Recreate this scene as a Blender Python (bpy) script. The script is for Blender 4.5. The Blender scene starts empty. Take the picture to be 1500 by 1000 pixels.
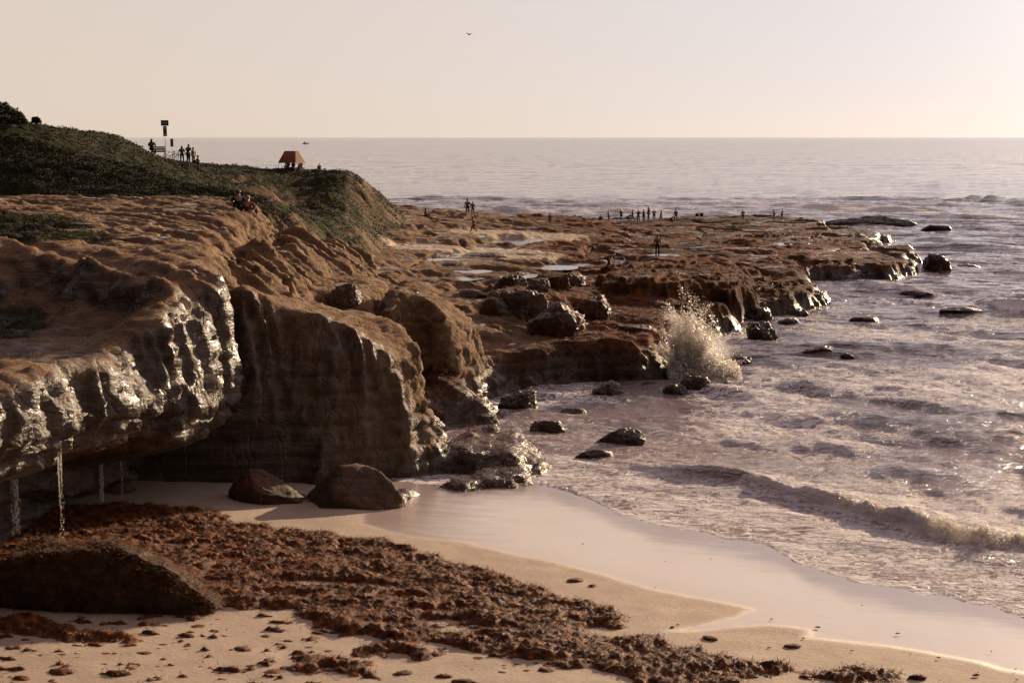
import bpy, math, random
import numpy as np
from mathutils import Vector, Matrix

# ------------------------------------------------------------------ camera, sky, sun, exposure
SUN_AZ, SUN_EL = 38.0, 14.5          # degrees right of +Y, above the horizon
HAZE_COL = (4.6, 3.80, 3.10); HIGH_COL = (5.2, 3.9, 4.4); GLOW_COL = (.3, 1.1, 2.2); AUREOLE = (14.0, 11.5, 9.0); SKY_TINT = (.10, .08, .075, 1)
F_PX = 2083.0                        # 50 mm lens on a 1500 px wide frame
CAM_Z = 14.0
PITCH = math.atan(299.0 / F_PX)
scene = bpy.context.scene
cam_data = bpy.data.cameras.new('camera'); cam_data.sensor_width = 36.0
cam_data.lens = 36.0 * F_PX / 1500.0; cam_data.clip_start = 0.5; cam_data.clip_end = 90000
cam = bpy.data.objects.new('camera', cam_data); scene.collection.objects.link(cam)
cam.location = (0, 0, CAM_Z); cam.rotation_euler = (math.pi / 2 - PITCH, 0, 0)
scene.camera = cam

world = bpy.data.worlds.new("World"); scene.world = world; world.use_nodes = True
wn = world.node_tree.nodes; wl = world.node_tree.links; wn.clear()
sky = wn.new('ShaderNodeTexSky'); sky.sky_type = 'NISHITA'; sky.sun_disc = False
sky.sun_elevation = math.radians(SUN_EL); sky.sun_rotation = math.radians(SUN_AZ)
sky.air_density = 0.6; sky.dust_density = 0.4; sky.ozone_density = 1.0; sky.altitude = 0
SUNDIR = (math.sin(math.radians(SUN_AZ)) * math.cos(math.radians(SUN_EL)), math.cos(math.radians(SUN_AZ)) * math.cos(math.radians(SUN_EL)), math.sin(math.radians(SUN_EL)))
def wmath(op, a, b=None):
    n = wn.new('ShaderNodeMath'); n.operation = op
    for i, v in enumerate((a, b)):
        if v is None: continue
        if isinstance(v, (int, float)): n.inputs[i].default_value = v
        else: wl.new(v, n.inputs[i])
    return n.outputs[0]
def wscale(col, f):
    n = wn.new('ShaderNodeVectorMath'); n.operation = 'SCALE'; n.inputs[0].default_value = col; wl.new(f, n.inputs[3]); return n.outputs[0]
wtc = wn.new('ShaderNodeTexCoord'); wnorm = wn.new('ShaderNodeVectorMath'); wnorm.operation = 'NORMALIZE'; wl.new(wtc.outputs['Generated'], wnorm.inputs[0])
wsep = wn.new('ShaderNodeSeparateXYZ'); wl.new(wnorm.outputs[0], wsep.inputs[0])
wdot = wn.new('ShaderNodeVectorMath'); wdot.operation = 'DOT_PRODUCT'; wl.new(wnorm.outputs[0], wdot.inputs[0]); wdot.inputs[1].default_value = SUNDIR
# marine haze lying along the horizon, brighter around the sun
hz_el = wmath('EXPONENT', wmath('MULTIPLY', wmath('POWER', wmath('ABSOLUTE', wsep.outputs[2]), 2.0), -2.2))
hz_t = wmath('MINIMUM', wmath('MAXIMUM', wmath('MULTIPLY', wmath('ADD', wdot.outputs['Value'], .45), 1.05), 0.0), 1.0)
hz_az = wmath('ADD', wmath('MULTIPLY', wmath('POWER', hz_t, 2.0), .98), .02)
hz_el = wmath('MULTIPLY', hz_el, hz_az)
glow = wmath('POWER', wmath('MAXIMUM', wdot.outputs['Value'], 0.0), 5.0)
hz1 = wscale(HAZE_COL, hz_el); hz2 = wscale(GLOW_COL, wmath('MULTIPLY', glow, hz_el))
tint = wn.new('ShaderNodeMix'); tint.data_type = 'RGBA'; tint.blend_type = 'MULTIPLY'
tint.inputs[0].default_value = 1.0; tint.inputs[7].default_value = SKY_TINT
bg = wn.new('ShaderNodeBackground'); bg.inputs[1].default_value = 0.10
wo = wn.new('ShaderNodeOutputWorld')
wa1 = wn.new('ShaderNodeVectorMath'); wa1.operation = 'ADD'; wa2 = wn.new('ShaderNodeVectorMath'); wa2.operation = 'ADD'
wl.new(sky.outputs[0], tint.inputs[6]); wl.new(tint.outputs[2], wa1.inputs[0]); wl.new(hz1, wa1.inputs[1]); hz3 = wscale(HIGH_COL, wmath('MULTIPLY', hz_az, wmath('MINIMUM', wmath('POWER', wmath('ABSOLUTE', wsep.outputs[2]), 1.3), .6))); wa3 = wn.new('ShaderNodeVectorMath'); wa3.operation = 'ADD'
wl.new(wa1.outputs[0], wa3.inputs[0]); wl.new(hz3, wa3.inputs[1]); hz4 = wscale(AUREOLE, wmath('POWER', wmath('MAXIMUM', wdot.outputs['Value'], 0.0), 46.0)); wa4 = wn.new('ShaderNodeVectorMath'); wa4.operation = 'ADD'
wl.new(wa3.outputs[0], wa4.inputs[0]); wl.new(hz4, wa4.inputs[1]); wl.new(wa4.outputs[0], wa2.inputs[0]); wl.new(hz2, wa2.inputs[1])
wl.new(wa2.outputs[0], bg.inputs[0]); wl.new(bg.outputs[0], wo.inputs[0])

sun_data = bpy.data.lights.new('sun', 'SUN'); sun_data.energy = 5.0; sun_data.angle = math.radians(0.5)
sun_data.color = (1.0, 0.76, 0.50)
sun = bpy.data.objects.new('sun', sun_data); scene.collection.objects.link(sun)
sd = Vector((math.sin(math.radians(SUN_AZ)) * math.cos(math.radians(SUN_EL)),
             math.cos(math.radians(SUN_AZ)) * math.cos(math.radians(SUN_EL)), math.sin(math.radians(SUN_EL))))
sun.rotation_euler = sd.to_track_quat('Z', 'Y').to_euler(); sun.location = (60, 40, 40)

scene.view_settings.view_transform = 'Standard'; scene.view_settings.look = 'None'
scene.view_settings.exposure = 0.52; scene.view_settings.gamma = 1.0
scene.view_settings.use_curve_mapping = False
scene.cycles.max_bounces = 6; scene.cycles.volume_bounces = 0
scene.cycles.use_denoising = True

random.seed(5); RNG = np.random.default_rng(11)
C = scene.collection
cp_, sp_ = math.cos(PITCH), math.sin(PITCH)

# ------------------------------------------------------------------ photograph survey -> world
def W(px, py, z=None, Y=None):
    dx = (px - 750.0) / F_PX; u = (500.0 - py) / F_PX
    dy = cp_ + u * sp_; dz = -sp_ + u * cp_
    t = (z - CAM_Z) / dz if Y is None else Y / dy
    return (dx * t, dy * t, CAM_Z + dz * t)
def P(pts):
    """(px, py, z) or (px, py, 'Y', distance) -> world points"""
    return np.array([W(p[0], p[1], p[2]) if len(p) == 3 else W(p[0], p[1], Y=p[3]) for p in pts])

# ------------------------------------------------------------------ noise
_perm = np.random.default_rng(3).permutation(512).astype(np.int32); _perm = np.concatenate([_perm, _perm, _perm])
_g = np.random.default_rng(4).normal(size=(512, 3)); _g /= np.linalg.norm(_g, axis=1)[:, None]; _g = _g.astype(np.float32)
def pn(x, y, z=0.0):
    x = np.asarray(x, np.float32); y = np.asarray(y, np.float32); z = np.zeros_like(x) + np.float32(z) if np.isscalar(z) else np.asarray(z, np.float32)
    xi = np.floor(x).astype(np.int32); yi = np.floor(y).astype(np.int32); zi = np.floor(z).astype(np.int32)
    xf = x - xi; yf = y - yi; zf = z - zi
    u = xf * xf * xf * (xf * (xf * 6 - 15) + 10); v = yf * yf * yf * (yf * (yf * 6 - 15) + 10); w = zf * zf * zf * (zf * (zf * 6 - 15) + 10)
    out = 0
    for i in (0, 1):
        for j in (0, 1):
            for k in (0, 1):
                h = _perm[(_perm[(_perm[(xi + i) & 511] + yi + j) & 511] + zi + k) & 511]
                g = _g[h]
                d = g[..., 0] * (xf - i) + g[..., 1] * (yf - j) + g[..., 2] * (zf - k)
                out = out + (u if i else 1 - u) * (v if j else 1 - v) * (w if k else 1 - w) * d
    return out * 1.5
def fbm(x, y, z=0.0, o=4, r=0.5, ridge=False):
    s = 0; a = 1.0; f = 1.0; t = 0
    for i in range(o):
        n = pn(np.asarray(x) * f + 17.3 * i, np.asarray(y) * f + 5.1 * i, z * f if not np.isscalar(z) else z + i * 7.7)
        if ridge: n = 1 - 2 * np.abs(n) * 1.4
        s = s + n * a; t += a; a *= r; f *= 2.03
    return s / t
def sstep(a, b, x):
    t = np.clip((x - a) / (b - a), 0, 1); return t * t * (3 - 2 * t)

def seg_dist(x, y, poly, closed=True):
    """distance to the outline, signed (negative inside) when closed"""
    n = len(poly); best = np.full(x.shape, 1e9, np.float64); inside = np.zeros(x.shape, bool)
    for i in range(n if closed else n - 1):
        ax, ay = poly[i][0], poly[i][1]; bx, by = poly[(i + 1) % n][0], poly[(i + 1) % n][1]
        ex, ey = bx - ax, by - ay; L = ex * ex + ey * ey + 1e-12
        t = np.clip(((x - ax) * ex + (y - ay) * ey) / L, 0, 1)
        best = np.minimum(best, (x - ax - t * ex) ** 2 + (y - ay - t * ey) ** 2)
        if closed:
            c = (ay > y) != (by > y)
            inside ^= c & (x < (bx - ax) * (y - ay) / (by - ay + 1e-12) + ax)
    best = np.sqrt(best)
    return np.where(inside, -best, best) if closed else best
class RBF:
    def __init__(s, p):
        p = np.asarray(p); s.p = p; n = len(p)
        d = np.hypot(p[:, None, 0] - p[None, :, 0], p[:, None, 1] - p[None, :, 1])
        A = np.zeros((n + 1, n + 1)); A[:n, :n] = -d - 0.05 * 0; A[:n, n] = 1; A[n, :n] = 1
        s.w = np.linalg.solve(A, np.append(p[:, 2], 0))
    def __call__(s, x, y):
        out = np.full(x.shape, s.w[-1])
        for i, q in enumerate(s.p): out -= s.w[i] * np.hypot(x - q[0], y - q[1])
        return out

# ------------------------------------------------------------------ the land, as surveyed masses
class Mass:
    def __init__(s, outline, inner=(), steep=4.0, rnd=0.35, veg=0.0, warp=1.0, algae=0.0, zmax=99, direct=False):
        s.poly = np.array(outline, float) if direct else P(outline)
        s.top = RBF(np.vstack([s.poly] + ([np.asarray(inner, float) if direct else P(inner)] if len(inner) else [])))
        s.steep, s.rnd, s.veg, s.warp, s.algae = steep, rnd, veg, warp, algae
        s.lo = s.poly[:, :2].min(0) - 12; s.hi = s.poly[:, :2].max(0) + 12
    def h(s, x, y, wx, wy):
        out = np.full(x.shape, -9.0)
        m = (x > s.lo[0]) & (x < s.hi[0]) & (y > s.lo[1]) & (y < s.hi[1])
        if not m.any(): return out
        xx = x[m] + wx[m] * s.warp; yy = y[m] + wy[m] * s.warp
        d = seg_dist(xx, yy, s.poly)
        z = s.top(x[m], y[m]) - s.steep * s.rnd * np.log1p(np.exp(np.clip(d / s.rnd, -30, 30)))
        out[m] = np.maximum(z, -9)
        return out

# shoreline of the reef and rocks (z = 0), walked from the cove round to the back of the headland
SHORE = P([(560, 762, 0), (610, 740, 0), (640, 716, 0), (660, 640, 0), (640, 606, 0), (690, 588, 0), (742, 574, 0), (860, 562, 0), (975, 556, 0), (990, 525, 0),
           (1020, 500, 0), (1075, 482, 0), (1092, 470, 0), (1098, 452, 0), (1130, 449, 0), (1160, 440, 0), (1190, 432, 0), (1185, 418, 0), (1198, 406, 0), (1245, 406, 0),
           (1300, 411, 0), (1345, 402, 0), (1350, 386, 0), (1330, 374, 0), (1262, 368, 0), (1292, 358, 0), (1310, 352, 0), (1285, 345, 0), (1215, 341, 0), (1205, 330, 0),
           (1190, 329, 0), (1090, 328, 0), (1000, 330, 0), (940, 333, 0), (860, 'x', 0) if False else (860, 333, 0), (790, 334, 0), (745, 336, 0), (640, 330, 0),
           (560, 320, 0), (300, 300, 0), (-300, 300, 0), (-300, 760, 0)])
BASE = RBF(P([(600, 392, 3.8), (650, 402, 3.7), (700, 380, 3.3), (620, 362, 4.0), (660, 350, 3.7), (700, 340, 3.6), (640, 322, 4.3), (690, 315, 4.3), (742, 321, 4.1),
              (770, 326, 2.6), (800, 350, 2.9), (800, 332, 2.2), (850, 334, 1.7), (950, 331, 1.2), (1100, 329, 1.3), (1190, 332, 1.1), (850, 372, 2.7), (800, 380, 2.9),
              (760, 400, 3.3), (900, 372, 2.6), (960, 350, 1.7), (960, 384, 2.5), (1000, 366, 2.0), (1100, 356, 1.8), (1180, 345, 1.2), (1250, 352, 0.8),
              (1200, 372, 1.6), (1300, 385, 1.4), (1335, 388, 1.1), (1200, 392, 1.9), (1110, 395, 2.1), (1110, 425, 1.6), (1160, 425, 1.2), (1080, 452, 1.6), (1010, 470, 1.9), (850, 425, 2.8),
              (900, 442, 2.3), (950, 478, 2.2), (880, 488, 2.3), (760, 492, 2.4), (700, 505, 2.3), (700, 450, 2.8), (660, 545, 1.4), (700, 545, 1.6),
              (620, 560, 1.5), (650, 620, 0.6), (600, 430, 3.6), (540, 430, 4.4), (500, 470, 3.0), (560, 600, 0.8), (520, 720, 0.2), (540, 372, 4.9), (560, 402, 4.4), (500, 380, 5.8), (600, 340, 4.6),
              (400, 700, .2), (300, 740, .3), (450, 690, .0), (150, 780, .4), (560, 690, -.3)]))
A_EDGE = [(-14.8, 10, 7.6), (-14.5, 20, 7.6), (-14.1, 30, 7.6), (-13.8, 34, 7.5), (-13.2, 37.5, 7.6), (-12.6, 40, 7.9), (-12.9, 41.5, 7.6), (-12.0, 43.5, 7.5), (-12.2, 45.5, 7.5), (-11.3, 47.5, 8.5),
          (-10.7, 49.5, 8.7), (-10.7, 52, 8.9), (-10.9, 54.0, 9.0), (-11.9, 56.2, 9.2)]
A_EDGE = [(a - .5 * min(max((b - 44) / 4, 0), 1), b, c) for a, b, c in A_EDGE]
MASSES = dict(
    # lower terrace of the near cliff, then the higher bank behind it
    terrace=Mass(A_EDGE + [(-14, 60, 9.2), (-24, 60, 8.6), (-40, 50, 8.3), (-44, 10, 8.0)], [(-16, 40, 7.5), (-16, 46, 6.9), (-20, 41, 7.6), (-15, 50, 7.0), (-13.9, 45, 7.0), (-19, 48, 7.0), (-24, 46, 7.4)], steep=9, rnd=.30, warp=.55, direct=True),
    bank=Mass([(-11.4, 51.5, 8.8), (-11.4, 54.4, 9.0), (-12.2, 57, 9.3), (-13.2, 63, 9.5), (-13.6, 69, 9.6), (-14.5, 76, 9.6), (-15.8, 86, 9.7), (-18, 100, 9.6), (-60, 100, 10.5), (-60, 30, 10.8),
               (-28, 36, 10.4), (-22.5, 45, 10.2), (-20, 56, 9.9), (-17.0, 54.5, 9.6), (-14.2, 52, 9.3), (-12.4, 49.8, 8.9)],
              [(-19, 64, 9.8), (-15, 60, 9.5), (-20, 77, 10.0), (-18, 86, 10.0), (-28, 88, 10.2)], steep=1.7, rnd=.35, warp=1.0, direct=True),
    flutes=Mass([(-13.0, 57, 9.2), (-12.6, 62, 8.9), (-12.8, 70, 9.2), (-13.4, 80, 9.2), (-14.5, 90, 9.0), (-13, 100, 7.2), (-10.5, 104, 5.2), (-9.0, 97, 4.6), (-9.2, 90, 5.0), (-9.4, 82, 5.3),
                 (-9.7, 74, 5.8), (-9.6, 66, 6.3), (-9.0, 60, 6.9), (-10.2, 57.2, 7.6), (-11.5, 56, 8.9)], [(-12, 85, 7.2), (-11.6, 72, 7.4), (-12, 93, 7.0)], steep=3, rnd=.4, direct=True),
    buttress=Mass([(335, 395, 'Y', 54.8), (362, 412, 'Y', 55.2), (400, 443, 'Y', 55.8), (430, 455, 'Y', 56), (470, 456, 'Y', 56), (530, 488, 'Y', 56.6), (588, 522, 'Y', 57.2), (612, 532, 'Y', 58.6), (614, 500, 'Y', 60.2),
                   (600, 476, 'Y', 61), (560, 458, 'Y', 64), (485, 443, 'Y', 63), (430, 432, 'Y', 64), (380, 400, 'Y', 66)], [(560, 480, 'Y', 60.5)], steep=7, rnd=.15, warp=.5),
    buttress_foot=Mass([(560, 640, 'Y', 57.5), (615, 560, 'Y', 59), (628, 585, 'Y', 59.5), (640, 630, 'Y', 60), (655, 668, 'Y', 60.5), (640, 690, 'Y', 57.5), (590, 690, 'Y', 57)], steep=3, rnd=.25, warp=.5),
    middle=Mass([(440, 420, 'Y', 70), (500, 424, 'Y', 71), (548, 432, 'Y', 72), (560, 420, 'Y', 75), (566, 408, 'Y', 86), (500, 405, 'Y', 84), (440, 402, 'Y', 78)], steep=6, rnd=.2, warp=.6),
    second=Mass([(562, 428, 'Y', 72), (600, 418, 'Y', 73), (632, 428, 'Y', 72.5), (655, 460, 'Y', 72), (675, 500, 'Y', 72.5), (692, 480, 'Y', 75), (690, 462, 'Y', 77), (670, 442, 'Y', 80), (640, 420, 'Y', 84), (612, 404, 'Y', 88), (572, 407, 'Y', 84)],
                steep=6, rnd=.2, warp=.7),
    upper_reef=Mass([(880, 414, 'Y', 102), (940, 410, 'Y', 103), (1010, 407, 'Y', 105), (1075, 413, 'Y', 107), (1100, 411, 'Y', 111), (1095, 393, 'Y', 124), (1040, 383, 'Y', 128), (960, 381, 'Y', 128), (890, 386, 'Y', 122)],
                    steep=5.0, rnd=.35, warp=1.6, algae=.7),
    shelf_step=Mass([(698, 436, 'Y', 91), (760, 429, 'Y', 92), (830, 429, 'Y', 93), (884, 442, 'Y', 95), (905, 425, 'Y', 104), (820, 405, 'Y', 108), (720, 412, 'Y', 104)], steep=5, rnd=.3, warp=1.5, algae=.35),
    red_slope=Mass([(622, 540, 2.3), (668, 545, 2.1), (700, 568, 1.4), (722, 598, .7), (690, 606, .5), (640, 606, .6), (620, 585, 1.5)], steep=1.6, rnd=.3, warp=.8, algae=1),
    weed_ledge=Mass([(652, 636, 1.2), (700, 618, 1.1), (745, 628, .9), (785, 652, .7), (806, 668, .4), (772, 692, .35), (735, 668, .8), (700, 662, .9), (665, 664, .9)], steep=1.2, rnd=.3, warp=.9, algae=1),
    weed_toe=Mass([(640, 700, .45), (700, 690, .5), (760, 680, .45), (772, 694, .3), (720, 706, .3), (650, 712, .3)], steep=1.2, rnd=.2, warp=.9, algae=.8),
    slab_a=Mass([(1112, 402, 'Y', 125), (1170, 405, 'Y', 128), (1196, 412, 'Y', 125), (1190, 424, 'Y', 119), (1150, 432, 'Y', 113), (1110, 428, 'Y', 112)], steep=1.6, rnd=.4, warp=1.5, algae=.6),
    slab_b=Mass([(1150, 385, 'Y', 140), (1220, 378, 'Y', 143), (1270, 376, 'Y', 147), (1335, 380, 'Y', 150), (1340, 392, 'Y', 144), (1290, 398, 'Y', 141), (1230, 396, 'Y', 140)], steep=1.6, rnd=.5, warp=2, algae=.6),
    slab_c=Mass([(1060, 345, 'Y', 185), (1150, 338, 'Y', 195), (1200, 342, 'Y', 190), (1290, 352, 'Y', 178), (1240, 362, 'Y', 168), (1120, 362, 'Y', 166)], steep=1.2, rnd=.5, warp=2.5, algae=.5),
    ledge_back=Mass([(640, 316, 'Y', 176), (700, 318, 'Y', 176), (744, 322, 'Y', 176), (748, 320, 'Y', 186), (690, 311, 'Y', 189), (630, 306, 'Y', 190)], steep=2.2, rnd=.3, warp=1.5),
    hill=Mass([(-70, 96, 10.6), (-42, 92, 10.4), (-28, 92.5, 10.3), (-23, 93, 10.1), (-19.5, 96, 9.9), (-17.2, 101, 9.4), (-14.6, 108, 8.2), (-12.5, 113, 6.6), (-12.0, 124, 5.6), (-11.2, 138, 5.1), (-10.8, 152, 4.6),
               (-12, 164, 5.0), (-16, 182, 6.0), (-40, 190, 8.0), (-90, 190, 10)],
              [tuple(W(*a, Y=b)) for a, b in (((-200, 170), 100), ((0, 180), 105), ((50, 184), 109), ((100, 190), 114), ((150, 195), 119), ((180, 205), 123), ((210, 223), 127), ((235, 232), 130), ((262, 239), 132), ((295, 240), 134),
                                              ((335, 242), 139), ((350, 248), 143), ((400, 249), 152), ((450, 250), 158), ((470, 250), 161), ((500, 250), 164), ((522, 258), 164), ((545, 277), 163), ((570, 298), 162), ((588, 314), 160))]
              + [(-60, 140, 13), (-50, 165, 11.5), (-35, 175, 10)], steep=1.0, rnd=1.0, warp=1.2, veg=1, direct=True),
)
CLIFF = np.vstack([np.array(A_EDGE)[:, :2], P([(362, 412, 'Y', 55.2), (400, 443, 'Y', 55.8), (430, 455, 'Y', 56), (470, 456, 'Y', 56), (530, 488, 'Y', 56.6), (588, 522, 'Y', 57.2), (612, 532, 'Y', 58.6), (655, 668, 'Y', 60.5)])[:, :2],
                   [(3, 66), (60, 90), (60, 230), (-90, 230), (-90, 10)]])
POOLS = [(W(px, py, z)[:2] + (w * 130 / F_PX / 2, d, z)) for px, py, z, w, d in (
    (752, 354, 3.0, 90, 5.0), (700, 346, 3.4, 30, 2.2), (740, 364, 3.0, 60, 2.5), (845, 388, 2.6, 70, 2.4), (970, 375, 2.3, 66, 2.0), (800, 392, 2.9, 90, 2.0), (665, 408, 3.5, 70, 1.6), (770, 404, 3.2, 40, 1.5), (640, 381, 3.7, 50, 1.8),
    (1140, 357, 1.7, 24, 3.0), (900, 352, 1.9, 40, 3.0), (845, 406, 2.9, 30, 1.2), (690, 398, 3.5, 50, 1.4))]
SANDS = [(W(px, py, z)[:2] + (rx, ry, z)) for px, py, z, rx, ry in ((690, 371, 3.35, 9.0, 5.5), (620, 362, 3.8, 4, 4.5), (780, 346, 3.0, 6, 6), (720, 340, 3.5, 5, 5), (750, 376, 3.2, 5, 3.0))]
def warp_xy(x, y):
    wx = fbm(x / 3.1, y / 3.1, 3.3, 4, .55) * 1.5; wy = fbm(x / 3.1, y / 3.1, 31.7, 4, .55) * 1.5
    return wx, wy
def strata(z, x, y, step=.55):
    zz = z / step + fbm(x / 9, y / 9, 2.0, 2) * 1.2
    f = zz - np.floor(zz)
    return (np.floor(zz) + sstep(.25, .8, f) - zz) * step
def land(x, y, lite=False):
    """height, vegetation, algae at world (x, y)"""
    x = np.asarray(x, float); y = np.asarray(y, float)
    if lite:
        wx = fbm(x / 3.1, y / 3.1, 3.3, 2, .55) * 1.5; wy = wx * 0
        h = np.minimum(BASE(x, y), -seg_dist(x + wx * 1.2, y, SHORE) * 1.9 - .15)
        for k, m in MASSES.items(): h = np.maximum(h, m.h(x, y, wx, wy))
        return h, None, None
    wx, wy = warp_xy(x, y)
    d = seg_dist(x + wx * 1.2, y + wy * 1.2, SHORE)
    base = BASE(x, y)
    lump = fbm(x / 9, y / 6, 9.1, 4, .5)
    far = sstep(70, 110, y)
    base = base + (lump * .9 + (fbm(x / 7, y / 2.6, 4.4, 4, .55, True) - .2) * .42) * (1 - .45 * far)
    base = base + strata(base, x, y, .7) * .97
    # narrow surge channels in the reef
    ch = np.abs(fbm(x / 11 + 4, y / 22, 6.6, 2)); base -= sstep(.05, 0, ch) * .7 * far
    jx = wx * 1.2; jy = wy * 1.6
    for cx, cy, rx, ry, z0 in SANDS:
        k_ = sstep(1.15, .75, np.hypot((x - cx + jx) / rx, (y - cy + jy) / ry)); base = base * (1 - k_) + (z0 + lump * .15) * k_
    for cx, cy, rx, ry, z0 in POOLS:
        k_ = sstep(1.3, .8, np.hypot((x - cx + jx) / rx, (y - cy + jy) / ry)); base = base * (1 - k_) + (z0 - .12 + lump * .3) * k_
    h = np.minimum(base, -d * 1.9 - .15)
    climit = 10.5 - 9 * .2 * np.log1p(np.exp(np.clip(seg_dist(x + wx * .5, y + wy * .5, CLIFF) / .2, -30, 60)))
    veg = np.zeros_like(h); alg = sstep(-4, 6, x + lump * 6) * sstep(60, 80, y) * 1.0
    for k, m in MASSES.items():
        z = m.h(x, y, wx, wy)
        if k == 'hill':
            # folds running down towards the shelf
            u = y * .8 - x * .6; f1 = fbm(u / 7, (x * .8 + y * .6) / 30, 1.1, 3, .45, True)
            z = z + (f1 - .5) * 2.6 * sstep(-1, 6, -seg_dist(x, y, m.poly)) * sstep(0, 10, 190 - y) * (1 - .85 * sstep(0, 3, z - 9.0))
            z = z + fbm(x / 1.3, y / 1.3, 8.8, 3) * .25
            z = z + np.interp(750 + F_PX * x / (y * cp_ + .28), [0, 150, 180, 222, 243, 267, 430, 455, 470, 505, 530, 545, 570, 600], [-.15, 0, 0, -.5, -.5, -.62, -.56, -.1, .3, .92, .5, -.1, -.5, -1.0]) * sstep(106, 122, y)
        elif k == 'flutes':
            u = y + x * .55
            z = z + (fbm(u / 2.6, x / 12, 5.5, 4, .5, True) - .45) * 1.6 * sstep(-15, -13, x)
        elif k == 'bank':
            u = y * .75 + x * .6
            z = z + (fbm(u / 1.6, (y * .6 - x * .75) / 8, 5.9, 4, .55, True) - .3) * .42 + fbm(x / 6, y / 9, 1.7, 2) * .3
            z = z + strata(z, x, y, .28) * .85
        elif k == 'terrace':
            z = z + fbm(x / 2.5, y / 3.5, 2.4, 3) * .5
        elif k in ('upper_reef', 'shelf_step', 'slab_a', 'slab_b', 'slab_c', 'ledge_back', 'weed_ledge', 'weed_toe', 'red_slope'):
            z = z + lump * .5 + (fbm(x / 1.6, y / 2.2, 4.9, 4, .55, True) - .3) * .35
            z = z + strata(z, x, y, .45) * .8
        else:
            z = z + fbm(x / 2.2, y / 2.2, 7.4, 3) * .35
        if k in ('bank', 'flutes', 'middle', 'second', 'buttress'): z = np.minimum(z, climit)
        w = sstep(-.15, .15, z - h)
        veg = veg * (1 - w) + m.veg * w
        alg = alg * (1 - w) + np.maximum(m.algae, alg if k in ('upper_reef', 'shelf_step', 'slab_a', 'slab_b', 'slab_c') else 0) * w
        h = np.maximum(h, z)
    return h, veg, alg
def sandy(x, y):
    wx, wy = warp_xy(x, y); m = np.zeros(x.shape)
    for cx, cy, rx, ry, z0 in SANDS: m = np.maximum(m, sstep(1.05, .85, np.hypot((x - cx + wx * 1.2) / rx, (y - cy + wy * 1.6) / ry)))
    return m
def beach_z(x, y):
    s = (x - .3) * -.75 + (y - 57) * -.66
    return np.clip(s, -30, 40) * .058 + fbm(np.asarray(x) / 9, np.asarray(y) / 9, 2.2, 3) * .06 - .02

# ------------------------------------------------------------------ object helpers
def tag(o, label=None, cat=None, group=None, kind=None):
    if label: o['label'] = label
    if cat: o['category'] = cat
    if group: o['group'] = group
    if kind: o['kind'] = kind
    return o
def mesh_np(name, v, f, smooth=True, attrs=None):
    """v (n,3), f (m,k) numpy with equal k"""
    v = np.ascontiguousarray(v, np.float32); f = np.ascontiguousarray(f, np.int32)
    me = bpy.data.meshes.new(name); k = f.shape[1]
    me.vertices.add(len(v)); me.vertices.foreach_set('co', v.ravel())
    me.loops.add(f.size); me.loops.foreach_set('vertex_index', f.ravel())
    me.polygons.add(len(f)); me.polygons.foreach_set('loop_start', np.arange(0, f.size, k, dtype=np.int32))
    me.polygons.foreach_set('loop_total', np.full(len(f), k, np.int32))
    me.polygons.foreach_set('use_smooth', np.full(len(f), smooth))
    me.update(calc_edges=True)
    for an, a in (attrs or {}).items():
        at = me.attributes.new(an, 'FLOAT', 'POINT'); at.data.foreach_set('value', np.ascontiguousarray(a, np.float32))
    return me
def grid_faces(ny, nx):
    i = np.arange(ny * nx).reshape(ny, nx)
    return np.stack([i[:-1, :-1], i[:-1, 1:], i[1:, 1:], i[1:, :-1]], -1).reshape(-1, 4)
def link(name, me, mat=None, parent=None):
    o = bpy.data.objects.new(name, me); C.objects.link(o)
    if mat is not None and len(me.materials) == 0: me.materials.append(mat)
    if parent: o.parent = parent
    return o
def get_co(me):
    a = np.empty(len(me.vertices) * 3, np.float32); me.vertices.foreach_get('co', a); return a.reshape(-1, 3)
def get_no(me):
    a = np.empty(len(me.vertices) * 3, np.float32); me.vertices.foreach_get('normal', a); return a.reshape(-1, 3)
def eval_mesh(o):
    dg = bpy.context.evaluated_depsgraph_get(); dg.update()
    me = bpy.data.meshes.new_from_object(o.evaluated_get(dg)); return me
def voxelise(me, size):
    o = bpy.data.objects.new('tmp', me); C.objects.link(o)
    m = o.modifiers.new('r', 'REMESH'); m.mode = 'VOXEL'; m.voxel_size = size
    out = eval_mesh(o); bpy.data.objects.remove(o); return out

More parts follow.
